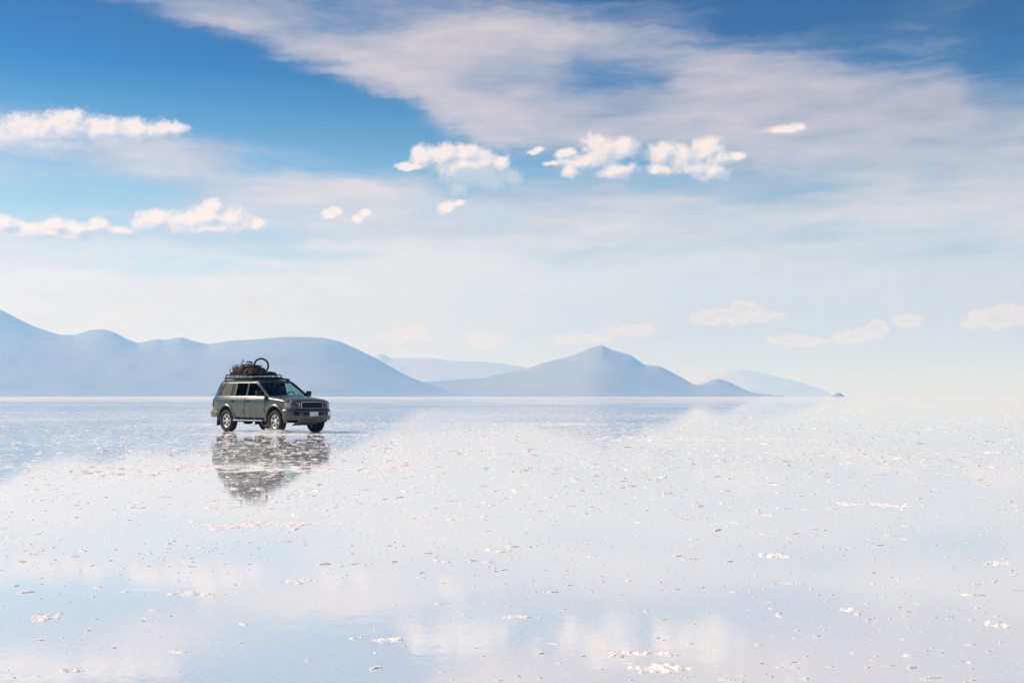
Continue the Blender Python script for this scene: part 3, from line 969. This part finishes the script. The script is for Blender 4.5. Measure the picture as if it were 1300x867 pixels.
# wheels
def make_wheel(x, s):
    tr = [(.232, -.10), (.235, .085), (.262, .118), (.31, .132), (.345, .130), (.366, .118), (.376, .105), (.378, 0), (.376, -.105), (.366, -.118), (.345, -.130), (.31, -.132), (.262, -.118)]
    wheel = MB().lathe([(.232, -.11), (.232, .085), (.20, .07), (.20, -.10)], 36)
    w = wheel.build("wheel", M_ALLOY, car)
    ty = MB().lathe(tr, 48)
    for i in range(26):
        a = 2 * math.pi * i / 26
        for yy, sh in ((-.085, 0), (-.028, .5), (.028, 0), (.085, .5)):
            aa = a + sh * 2 * math.pi / 26
            ty.box((.381 * math.cos(aa), yy, .381 * math.sin(aa)), (.018, .048, .058), Matrix.Rotation(-aa, 3, 'Y'), bev=.12)
    ty.build("tyre", M_RUBBER, w)
    rim = MB()
    rim.lathe([(.236, .085), (.238, .098), (.222, .102), (.205, .088), (.205, .06), (.222, .06)], 40)
    rim.lathe([(.001, .088), (.03, .092), (.045, .088), (.07, .074), (.075, .05), (.001, .05)], 24, closed=False)
    for i in range(6):
        a = 2 * math.pi * (i + .25) / 6
        ca_, sa_ = math.cos(a), math.sin(a)
        pr = []
        for (rr, hw) in ((.055, .034), (.13, .026), (.215, .046)):
            for t in (-1, 1): pr.append((rr * ca_ - t * hw * sa_, rr * sa_ + t * hw * ca_))
        yo = (.082, .076, .088)
        vs = []
        for k_ in range(3):
            for t in range(2):
                x_, z_ = pr[k_ * 2 + t]
                vs.append((x_, yo[k_], z_)); vs.append((x_, yo[k_] - .03, z_))
        rim.add(vs, [(0, 2, 6, 4), (4, 6, 10, 8), (1, 5, 7, 3), (5, 9, 11, 7), (0, 4, 5, 1), (4, 8, 9, 5), (2, 3, 7, 6), (6, 7, 11, 10), (0, 1, 3, 2), (8, 10, 11, 9)])
    rim.build("rim", M_ALLOY, w, 35)
    MB().lathe([(.001, .02), (.19, .02), (.19, .0), (.001, .0)], 30, closed=False).build("brake_disc", M_DARK, w)
    w.location = (x, s * TR, WR)
    if s < 0: w.rotation_euler = (0, 0, math.pi)
    return w


proto = make_wheel(WB, -1)
for (x, s) in ((-WB, -1), (WB, 1), (-WB, 1)):
    c = proto.copy(); COL.objects.link(c); c.parent = car
    c.location = (x, s * TR, WR); c.rotation_euler = (0, R(17 * (x + s)), math.pi if s < 0 else 0)
    for ch in proto.children:
        d_ = ch.copy(); COL.objects.link(d_); d_.parent = c

# cabin
cab = MB().box((.80, 0, 1.20), (.36, 1.45, .14), bev=.3)
cab.build("dashboard", M_DARK, car)
for (x, y) in ((-.10, -.40), (-.10, .40), (-1.02, -.44), (-1.02, .0), (-1.02, .44)):
    st = MB().box((x, y, 1.30), (.14, .46 if x > -.5 else .40, .34), Matrix.Rotation(R(-12), 3, 'Y'), bev=.35).build("seat", M_SEAT, car)
    MB().box((x - .05, y, 1.545), (.10, .26, .16), Matrix.Rotation(R(-8), 3, 'Y'), bev=.4).build("headrest", M_SEAT, st)
sw = MB()
cpt, ax = Vector((.50, .40, 1.26)), Vector((-.85, 0, .52)).normalized()
e1 = Vector((0, 1, 0)); e2 = ax.cross(e1)
sw.tube([cpt + (e1 * math.cos(t) + e2 * math.sin(t)) * .185 for t in [2 * math.pi * i / 24 for i in range(24)]], .016, 8, closed=True)
sw.tube([cpt - e1 * .18, cpt + e1 * .18], .014); sw.tube([cpt, cpt + Vector((.3, 0, -.16))], .025)
sw.build("steering_wheel", M_BLACK, car)
MB().box((.36, 0, 1.70), (.03, .22, .07), bev=.3).build("rear_view_mirror", M_BLACK, car)

# sun visor bar over the windscreen
vz = MB()
vz.tube([(.17, -.66, 1.84), (.23, -.35, 1.865), (.245, 0, 1.87), (.23, .35, 1.865), (.17, .62, 1.84)], .032, 10)
for y in (-.6, .6): vz.tube([(.17, y, 1.84), (.11, y, 1.78)], .015, 6)
vz.build("roof_deflector", M_BLACK, car)

# roof rack
RX0, RX1, RY, RZ = -2.0, -.12, .60, 1.905
rk = MB()
fr_pts = [(RX0, -RY, RZ), (RX1 - .12, -RY, RZ), (RX1, -RY + .12, RZ), (RX1, RY - .12, RZ), (RX1 - .12, RY, RZ), (RX0, RY, RZ)]
rk.tube(fr_pts, .042, 8, closed=True)
for i in range(14):
    x = RX0 + .1 + i * (RX1 - RX0 - .2) / 13
    rk.box((x, 0, RZ - .004), (.075, 2 * RY - .03, .05), bev=.2)
rack = rk.build("roof_rack", M_BLACK, car)
for x in (-1.9, -1.35, -.8, -.25):
    for s in (-1, 1):
        MB().tube([(x, s * RY, RZ), (x, s * (RY + .05), RZ - .05), (x, s * (RY + .085), 1.80)], .02, 8).build("rack_foot", M_BLACK, rack)
ur = MB()
UX1, UZ = -.60, 2.015
ur.tube([(UX1, -RY, UZ), (RX0 + .05, -RY, UZ), (RX0 + .05, RY, UZ), (UX1, RY, UZ)], .024, 8)
for s in (-1, 1):
    for x in (-1.95, -1.68, -1.41, -1.14, -.87, -.61): ur.tube([(x, s * RY, RZ), (x, s * RY, UZ)], .018, 6)
for y in (-.3, .3): ur.tube([(RX0 + .05, y, RZ), (RX0 + .05, y, UZ)], .018, 6)
ur.build("rack_rail", M_BLACK, rack)
f2 = MB()
f2.tube([(RX1, -.05, RZ), (RX1, -.05, 2.01), (RX1, .50, 2.01), (RX1, .50, RZ)], .017, 6)
f2.tube([(RX1, .50, 2.01), (-.5, .56, 2.01), (-.5, .60, RZ)], .017, 6)
f2.tube([(RX1, .22, RZ), (RX1, .22, 2.01)], .014, 6)
f2.build("front_rail", M_BLACK, rack)

# ------------------------------------------------------------------ luggage on the rack
# the upper body stands a little taller: stretch everything above the waist
def taller(o):
    for v in o.data.vertices:
        if v.co.z > 1.06: v.co.z += min(.065, (v.co.z - 1.06) * .22)
    for ch in o.children:
        if ch.matrix_local == Matrix.Identity(4): taller(ch)


bpy.context.view_layer.update()
for o in car.children:
    if o.matrix_local == Matrix.Identity(4): taller(o)

M_CAR = Matrix.Translation(CAR_AT) @ Matrix.Rotation(CAR_YAW, 4, 'Z')


def on_car(o, loc, rz=0.0):
    p_ = M_CAR @ Vector(loc)
    o.location = p_
    o.rotation_euler = (0, 0, CAR_YAW + rz)
    return o


def duffel(name, label, L, rad, m_, m_strap, loc, rz, seed, squash=.8):
    """soft bag lying along its x axis, base at z = 0"""
    root = thing(name, label, "bag")
    nu, nv = 26, 22
    vs, fs = [], []
    for i in range(nu + 1):
        u = -1 + 2 * i / nu
        rr = rad * (1 - abs(u) ** 5) ** .5 if abs(u) < .999 else .001
        rr = max(rr, rad * .02)
        for j in range(nv):
            a = 2 * math.pi * j / nv
            p_ = Vector((u * L / 2, rr * math.cos(a), rr * math.sin(a) * squash))
            nz = mnoise.fractal(Vector((p_.x * 5 + seed, p_.y * 5, p_.z * 5)), 1, 2, 4)
            wr = abs(mnoise.noise(Vector((p_.x * 13 + seed, p_.y * 4, p_.z * 9))))
            p_ *= 1 + .13 * nz
            p_.y += .03 * wr; p_.z += .05 * nz * (1 if p_.z > 0 else 0) - .02 * wr
            vs.append((p_.x, p_.y, max(-rad * squash * .82, p_.z) + rad * squash * .82))
    for i in range(nu):
        for j in range(nv): fs.append((i * nv + j, i * nv + (j + 1) % nv, (i + 1) * nv + (j + 1) % nv, (i + 1) * nv + j))
    fs += [tuple(range(nv)), tuple(nu * nv + j for j in range(nv))]
    bag = MB().add(vs, fs).build("bag_body", m_, root, 60)
    st = MB()
    for u in (-.45, .40):
        st.tube([(u * L / 2, (rad * 1.09) * math.cos(t), rad * squash * .82 + (rad * squash * 1.12) * math.sin(t)) for t in [math.radians(-20 + 220 * k / 14) for k in range(15)]], .014, 6)
    st.tube([(-.4 * L / 2, .03, rad * squash * 1.9), (-.1 * L, .0, rad * squash * 2.02), (.1 * L, -.02, rad * squash * 2.0), (.36 * L / 2, .03, rad * squash * 1.9)], .012, 6)
    st.build("strap", m_strap, root)
    return on_car(root, loc, rz)


def cloth_mat(name, c1, c2, scale):
    m_, q, b = mat(name)
    tcn = q.new('ShaderNodeTexCoord').outputs['Object']
    f = q.noise(tcn, scale, 5.0, .65)
    q.put(b.inputs['Base Color'], q.ramp(q.rng(f, .32, .68), [(0, c1), (.45, c1), (.55, c2), (1, c2)]))
    b.inputs['Roughness'].default_value = .85
    bn = q.new('ShaderNodeBump'); bn.inputs['Distance'].default_value = .02
    q.put(bn.inputs['Height'], q.noise(tcn, scale * 2, 4.0, .6)); q.put(b.inputs['Normal'], bn.outputs[0])
    return m_


M_MAROON = cloth_mat("maroon_canvas", (.026, .007, .009), (.060, .018, .018), 7)
M_MAROON2 = cloth_mat("maroon_print", (.010, .007, .008), (.085, .025, .024), 9)
M_NAVY = cloth_mat("black_canvas", (.012, .012, .018), (.022, .024, .036), 6)
M_PALEBAG = cloth_mat("pale_canvas", (.06, .02, .03), (.50, .46, .50), 5)
M_OLIVE = cloth_mat("olive_canvas", (.02, .026, .018), (.035, .04, .028), 7)
BZ = RZ + .065 + .025
duffel("duffel_bag", "pale mottled bag at the back end of the roof rack", .70, .20, M_PALEBAG, M_BLACK, (-1.79, -.16, BZ), R(80), 1.1, .98)
duffel("duffel_bag", "black bag next to the pale bag on the roof rack", .92, .19, M_NAVY, M_BLACK, (-1.50, -.02, BZ), R(84), 4.2, 1.0)
duffel("duffel_bag", "maroon bag in the middle of the roof rack under the bicycle frame", .96, .205, M_MAROON, M_BLACK, (-1.16, -.08, BZ), R(88), 7.7, .95)
duffel("duffel_bag", "dark red patterned bag against the bicycle wheel on the roof rack", .88, .185, M_MAROON2, M_BLACK, (-.82, -.14, BZ), R(92), 9.3, .92)
duffel("duffel_bag", "low maroon bag lying in front of the bicycle wheel on the roof rack", .60, .14, M_MAROON, M_BLACK, (-.52, -.26, BZ), R(60), 12.9)
duffel("rolled_tarp", "black rolled sheet lying flat at the front of the roof rack", .80, .085, M_NAVY, M_BLACK, (-.33, .02, BZ), R(86), 15.4)["category"] = "roll"

# bicycle, front wheel taken off, lying across the bags with its rear wheel up
M_FRAME = simple("bicycle_paint", (.012, .012, .013), .4, var=.2)
bike = thing("bicycle", "black bicycle strapped over the bags with one wheel standing up", "bicycle")
on_car(bike, (-.66, 0, 2.345), math.atan2(.804, .594))
bw = MB().lathe([(.252 + .034 * math.cos(t), .034 * math.sin(t)) for t in [2 * math.pi * i / 10 for i in range(10)]], 48).build("wheel", M_RUBBER, bike)
MB().lathe([(.222, -.012), (.236, -.014), (.236, .014), (.222, .012)], 48).build("rim", M_BLACK, bw)
spk = MB()
for i in range(20):
    a = 2 * math.pi * i / 20
    s_ = 1 if i % 2 else -1
    spk.tube([(.018 * math.cos(a + 1.2 * s_), s_ * .028, .018 * math.sin(a + 1.2 * s_)), (.243 * math.cos(a), 0, .243 * math.sin(a))], .0012, 4)
spk.tube([(0, -.05, 0), (0, .05, 0)], .02, 8)
spk.build("spokes", M_STEEL, bw)
bf = MB()
hub, bb, seat_, head, head2 = (0, 0, 0), (-.30, -.02, -.06), (-.38, -.05, .06), (-.66, -.06, .04), (-.64, -.06, -.05)
for y in (-.05, .05):
    bf.tube([(0, y, 0), bb], .011, 6); bf.tube([(0, y, 0), seat_], .009, 6)
bf.tube([bb, seat_], .015); bf.tube([seat_, head], .015); bf.tube([bb, head2], .018); bf.tube([head, head2], .02)
bf.build("frame", M_FRAME, bike)
hb = MB()
hb.tube([head, (-.70, -.06, .10)], .016)
hb.tube([(-.66, -.28, .13), (-.69, -.16, .105), (-.70, -.06, .10), (-.69, .06, .115), (-.60, .20, .17)], .013)
hb.tube([(-.66, -.26, .13), (-.62, -.22, .20)], .009, 6); hb.tube([(-.62, .17, .165), (-.70, .14, .22)], .009, 6)
hb.build("handlebar", M_BLACK, bike)
MB().box((-.42, -.06, .13), (.22, .11, .05), bev=.4).build("saddle", M_BLACK, bike)
pd = MB().tube([bb, (-.33, -.12, .09)], .012, 6)
pd.box((-.335, -.16, .10), (.09, .07, .025), bev=.3)
pd.build("pedal", M_BLACK, bike)

# the driver behind the wheel
M_SKIN = simple("skin", (.30, .17, .11), .55, var=.08)
M_SHIRT = simple("dark_shirt", (.03, .032, .04), .9, var=.2)
M_HAIR = simple("dark_hair", (.012, .010, .009), .7, var=.2)


def skin_body(name, verts, edges, radii, m_, parent=None, sub=2):
    me = bpy.data.meshes.new(name)
    me.from_pydata(verts, edges, [])
    o = bpy.data.objects.new(name, me)
    COL.objects.link(o)
    md = o.modifiers.new("s", 'SKIN')
    for v, r_ in zip(me.skin_vertices[0].data, radii): v.radius = (r_, r_) if not isinstance(r_, tuple) else r_
    me.skin_vertices[0].data[0].use_root = True
    sb = o.modifiers.new("b", 'SUBSURF'); sb.levels = sub; sb.render_levels = sub
    bpy.context.view_layer.update()
    me2 = bpy.data.meshes.new_from_object(o.evaluated_get(bpy.context.evaluated_depsgraph_get()))
    o.modifiers.clear()
    o.data = me2
    me2.name = name
    me2.materials.clear(); me2.materials.append(m_)
    me2.polygons.foreach_set('use_smooth', [True] * len(me2.polygons))
    if parent: o.parent = parent
    return o


drv = skin_body("person",
    [(-.02, 0, .00), (-.03, 0, .20), (-.02, 0, .38), (0, 0, .47), (.02, 0, .54), (.035, 0, .62), (.03, 0, .70),
     (-.02, -.17, .40), (.13, -.24, .22), (.33, -.14, .27), (.41, -.13, .30),
     (-.02, .17, .40), (.13, .24, .22), (.33, .14, .27), (.41, .13, .30),
     (.25, -.11, .02), (.25, .11, .02)],
    [(0, 1), (1, 2), (2, 3), (3, 4), (4, 5), (5, 6), (2, 7), (7, 8), (8, 9), (9, 10), (2, 11), (11, 12), (12, 13), (13, 14), (0, 15), (0, 16)],
    [.15, .14, .14, .065, .06, .10, .085, .08, .05, .04, .045, .08, .05, .04, .045, .09, .09], M_SKIN)
tag(drv, "person in a dark shirt at the wheel seen through the windscreen", "person")
on_car(drv, (.0, .38, .95))
for (vs_, es_, rs_, nm, mm) in (
        ([(-.02, 0, -.02), (-.03, 0, .20), (-.02, 0, .38), (-.01, 0, .45), (-.02, -.17, .40), (.10, -.225, .26), (-.02, .17, .40), (.10, .225, .26)],
         [(0, 1), (1, 2), (2, 3), (2, 4), (4, 5), (2, 6), (6, 7)], [.165, .155, .155, .08, .095, .066, .095, .066], "shirt", M_SHIRT),
        ([(-.035, 0, .62), (-.02, 0, .685), (.015, 0, .725)], [(0, 1), (1, 2)], [.095, .10, .08], "hair", M_HAIR)):
    skin_body(nm, vs_, es_, rs_, mm, drv)

# spray thrown up at the front wheel
M_SPRAY, q, b = mat("white_spray")
q.put(b.inputs['Base Color'], q.mix(q.noise(q.new('ShaderNodeTexCoord').outputs['Object'], 30.0), (.80, .78, .76), (.92, .92, .92)))
b.inputs['Roughness'].default_value = .25
b.inputs['IOR'].default_value = 1.333


def spray():
    bm = bmesh.new()
    rr = random.Random(4)
    hubp = M_CAR @ Vector((WB, -TR, 0))
    for i in range(2600):
        a = rr.uniform(-.75, .55)
        wy = rr.gauss(-.10, .16)
        h = abs(rr.gauss(0, .13)) * math.exp(-(a / .45) ** 2) + .004
        p_ = M_CAR @ Vector((WB + a, -TR + wy, h))
        r_ = rr.choice((.004, .005, .007, .010, .015)) * (1.3 - min(1, h * 4))
        M = Matrix.Translation(p_) @ Matrix.Diagonal((r_ * rr.uniform(.8, 1.8), r_, r_ * rr.uniform(.7, 1.4), 1))
        bmesh.ops.create_icosphere(bm, subdivisions=1, radius=1.0, matrix=M)
    me = bpy.data.meshes.new("water_spray")
    bm.to_mesh(me); bm.free()
    me.polygons.foreach_set('use_smooth', [True] * len(me.polygons))
    me.materials.append(M_SPRAY)
    o = bpy.data.objects.new("water_spray", me)
    COL.objects.link(o)
    return tag(o, "white spray of water and salt splashing at the front wheel", "spray", kind='stuff')


spray()
# ------------------------------------------------------------------ salt clumps and crusts
m_crust, q, b = mat("salt_crust")
tcn = q.new('ShaderNodeNewGeometry').outputs['Position']
f1 = q.noise(tcn, 26.0, 5.0, .65)
f2_ = q.noise(tcn, 7.0, 4.0, .6)
cc = q.mix(q.rng(f2_, .35, .65), (.82, .71, .66), (.92, .86, .82))
cc = q.mix(q.rng(f1, .64, .78), cc, (.40, .31, .26))
q.put(b.inputs['Base Color'], cc)
b.inputs['Roughness'].default_value = .8
b.inputs['Specular IOR Level'].default_value = .3
b.inputs['Subsurface Weight'].default_value = .8
b.inputs['Subsurface Radius'].default_value = (1.0, .9, .85)
b.inputs['Subsurface Scale'].default_value = .02
bn = q.new('ShaderNodeBump'); bn.inputs['Distance'].default_value = .006
q.put(bn.inputs['Height'], q.noise(tcn, 70.0, 4.0, .65)); q.put(b.inputs['Normal'], bn.outputs[0])


def clump_mesh(seed, nr, na):
    """a low crumbly flake of salt about one unit wide, jagged on top"""
    vs = [(0, 0, 0)]
    fs = []
    tilt = random.uniform(-.5, .5)
    for i in range(1, nr + 1):
        t = i / nr
        for k in range(na):
            a = 2 * math.pi * k / na
            out = .5 * (1 + .55 * mnoise.noise(Vector((math.cos(a) * 1.3 + seed, math.sin(a) * 1.3, seed))) + .25 * mnoise.noise(Vector((math.cos(a) * 4 + seed, math.sin(a) * 4, 2))))
            x, y = out * t * math.cos(a), out * t * math.sin(a)
            h = (1 - t ** 3) * (.40 + 1.5 * abs(mnoise.fractal(Vector((x * 7.5 + seed, y * 7.5, seed * .3)), .6, 2.1, 5)) + tilt * x)
            vs.append((x, y * .85, h if i < nr else -.3))
    vs[0] = (0, 0, sum(v[2] for v in vs[1:na + 1]) / na * 1.05)
    for k in range(na): fs.append((0, 1 + k, 1 + (k + 1) % na))
    for i in range(nr - 1):
        a, c = 1 + i * na, 1 + (i + 1) * na
        for k in range(na): fs.append((a + k, c + k, c + (k + 1) % na, a + (k + 1) % na))
    return np.array(vs), fs


VARS = [clump_mesh(3.7 * i + .5, 8, 26) for i in range(14)]
VARS_S = [clump_mesh(2.9 * i + .2, 2, 7) for i in range(14)]
VM = []
for i, (v, f) in enumerate(VARS):
    me = bpy.data.meshes.new("salt_clump")
    me.from_pydata([tuple(p_) for p_ in v], [], f)
    me.materials.append(m_crust)
    VM.append(me)


def scatter():
    spots = []
    rr = np.random.default_rng(5)
    for (d0, d1, dens) in ((5.0, 14, 34.0), (14, 30, 17.0), (30, 60, 7.0), (60, 130, 2.6), (130, 230, 1.0)):
        half = .56
        cnt = int(half * (d1 * d1 - d0 * d0) * dens)
        ds = np.sqrt(rr.uniform(d0 * d0, d1 * d1, cnt))
        us = rr.uniform(-half, half, cnt)
        for D_, u in zip(ds, us):
            x, y = D_ * u, D_
            cl = mnoise.fractal(Vector((x * .35, y * .22, 4.0)), 1, 2, 3)
            cl2 = mnoise.noise(Vector((x * 1.3, y * 1.0, 9.0)))
            if rr.uniform() > .44 + .7 * cl + .3 * cl2: continue
            c = M_CAR.inverted() @ Vector((x, y, 0))
            if abs(c.x) < 2.5 and abs(c.y) < 1.1: continue
            w = (.010 if D_ < 14 else .017) * math.exp(abs(rr.normal(0, .70)))
            w = min(w, .085) * (1.0 + .5 * min(1, max(0, (D_ - 16) / 20)))
            h = min(.013, .003 + w * rr.uniform(.05, .15)) * (1.0 + .25 * min(1, max(0, (D_ - 16) / 20)))
            spots.append((x, y, w * rr.uniform(1.2, 3.0), w * rr.uniform(.7, 1.1), h, rr.normal(0, .5) + (math.pi if rr.uniform() < .5 else 0), w / D_, int(rr.integers(0, 14))))
    return spots


spots = scatter()
spots.sort(key=lambda t: -t[6])
in_view = lambda t: abs(t[0] / t[1]) < .40 and t[1] > 5.7
big_ones = [t for t in spots if in_view(t)][:300]
chosen = set(map(id, big_ones))
for i, t in enumerate(big_ones):
    x, y, sx, sy, h, a, k_, vi = t
    o = bpy.data.objects.new("salt_clump", VM[vi])
    COL.objects.link(o)
    o.location = (x, y, 0)
    o.rotation_euler = (0, 0, a)
    o.scale = (sx, sy, h)
    tag(o, "small flake of white salt crust sticking out of the shallow water", "salt clump", "flakes of salt strewn over the flat")
vs_all, fs_all, off = [], [], 0
for t in spots:
    if id(t) in chosen: continue
    x, y, sx, sy, h, a, k_, vi = t
    v, f = VARS_S[vi] if y > 11 else VARS[vi]
    ca_, sa_ = math.cos(a), math.sin(a)
    px_ = v[:, 0] * sx; py_ = v[:, 1] * sy
    vs_all.append(np.stack([x + px_ * ca_ - py_ * sa_, y + px_ * sa_ + py_ * ca_, v[:, 2] * h], 1))
    fs_all += [tuple(q_ + off for q_ in ff) for ff in f]
    off += len(v)
tag(linkmesh("salt_crumbs", [tuple(p_) for p_ in np.concatenate(vs_all)], fs_all, m_crust, smooth=False),
    "white crumbs of salt sprinkled all over the wet flat", "salt crumbs", kind='stuff')


def crust(px, py, wpx, hpx, hgt, label, seed):
    """a broad low island of broken crust, placed by its place on the flat"""
    g0, g1 = on_ground(px, py + hpx / 2), on_ground(px, py - hpx / 2)
    cx, cy_ = on_ground(px, py).x, (g0.y + g1.y) / 2
    wx, wy = wpx / FPX * cy_, max(.05, g1.y - g0.y)
    nx, ny = 54, 26
    vs, fs = [], []
    for j in range(ny + 1):
        for i in range(nx + 1):
            u, v = -1 + 2 * i / nx, -1 + 2 * j / ny
            x, y = u * wx * .62, v * wy * .62
            e = 1 - (u * u + v * v) + .55 * mnoise.fractal(Vector((u * 2.2 + seed, v * 1.8, seed)), .9, 2, 4) - (.15 if wpx < 150 else .35)
            e += (1.0 if wpx < 150 else 1.7) * mnoise.fractal(Vector((x * 4.5 + seed, y * 2.6, seed)), .7, 2, 5)
            r_ = .25 + 1.3 * abs(mnoise.fractal(Vector((x * 9 + seed, y * 5, .3)), .8, 2.1, 5))
            h = .48 * hgt * min(1.0, max(-.4, e * 1.6)) * r_ if e > 0 else -.012
            if abs(u) > .99 or abs(v) > .99: h = -.012
            vs.append((x, y, h - .003))
    k = nx + 1
    for j in range(ny):
        for i in range(nx):
            a = j * k + i
            fs.append((a, a + 1, a + k + 1, a + k))
    o = linkmesh("salt_crust", vs, fs, m_crust, smooth=False)
    o.location = (cx, cy_, 0)
    return tag(o, label, "salt crust")


for args in [
    (335, 666, 165, 12, .020, "broad pinkish salt crust just below the car's mirror image"),
    (350, 595, 330, 9, .024, "long dry salt crust cutting across the car's mirror image"),
    (350, 551, 190, 4, .018, "dry salt crust under the car's wheels"),
    (690, 538.5, 170, 3, .020, "thin far salt crust right of centre below the pointed mountain"),
    (905, 558, 290, 4, .022, "long far salt crust on the right, thin as a line"),
    (120, 592, 260, 4, .020, "long far salt crust at the left edge beside the car"),
    (500, 598, 90, 3, .018, "short salt crust right of the car's mirror image"),
    (248, 755, 66, 8, .020, "pale broken salt crust left of the middle foreground"),
    (362, 738, 54, 6, .018, "rough salt crust below the broad pinkish one"),
    (796, 830, 92, 9, .026, "white ragged salt crust low in the middle foreground, upper of two close together"),
    (842, 848, 88, 12, .024, "white ragged salt crust low in the middle foreground, lower of two close together"),
    (1267, 793, 38, 8, .028, "plump salt crust near the right edge of the foreground"),
    (1121, 641, 82, 6, .024, "salt crust in the right middle distance, long and bright"),
    (1262, 715, 46, 5, .022, "thin crumbling salt crust at the right edge"),
    (1077, 774, 26, 5, .022, "small plump salt crust in the right foreground"),
    (985, 706, 30, 6, .024, "rounded salt crust in the right middle ground"),
    (658, 783, 44, 4, .020, "thin salt crust in the middle foreground above the two ragged ones"),
    (491, 812, 36, 5, .022, "small pale salt crust beside the blue reflection"),
    (628, 698, 38, 5, .020, "low salt crust in the middle of the flat"),
    (562, 711, 32, 5, .020, "faint salt crust left of the low one in the middle of the flat"),
    (52, 786, 32, 12, .020, "scattered salt crust in the left foreground"),
    (90, 851, 32, 7, .026, "low salt crust in the bottom left corner"),
]:
    crust(*args, seed=args[0] * .013 + args[1] * .07)


# ------------------------------------------------------------------ air
def haze_box(x0, x1, y0, y1, z0, z1):
    vs = [(x, y, z) for z in (z0, z1) for y in (y0, y1) for x in (x0, x1)]
    fs = [(0, 2, 3, 1), (4, 5, 7, 6), (0, 1, 5, 4), (2, 6, 7, 3), (0, 4, 6, 2), (1, 3, 7, 5)]
    mh = bpy.data.materials.new("air")
    mh.use_nodes = True
    t_ = mh.node_tree
    t_.nodes.remove(t_.nodes['Principled BSDF'])
    v = t_.nodes.new('ShaderNodeVolumePrincipled')
    v.inputs['Color'].default_value = (.175, .455, 1.0, 1)
    v.inputs['Absorption Color'].default_value = (1, 1, 1, 1)
    v.inputs['Density'].default_value = 1.44e-4
    v.inputs['Anisotropy'].default_value = 0.22
    t_.links.new(v.outputs[0], t_.nodes['Material Output'].inputs['Volume'])
    o = linkmesh("haze", vs, fs, mh, smooth=False)
    return tag(o, "pale blue haze filling the air over the flat", "haze", kind='stuff')


top = max((o.matrix_world @ Vector(c)).z for o in COL.objects if o.type == 'MESH' for c in o.bound_box)
haze_box(-45000, 45000, -45000, 45000, -8.0, top + 15.0)

# ------------------------------------------------------------------ render settings
SC.view_settings.view_transform = 'Standard'
SC.view_settings.look = 'None'
SC.view_settings.exposure = 0.06
SC.view_settings.gamma = 1.0
SC.view_settings.use_curve_mapping = False
SC.render.engine = 'CYCLES'
cy = SC.cycles
cy.use_denoising = True
cy.max_bounces = 6
cy.volume_bounces = 1
cy.transparent_max_bounces = 12
cy.transmission_bounces = 6
cy.sample_clamp_indirect = 6.0
cy.caustics_reflective = False
cy.caustics_refractive = False
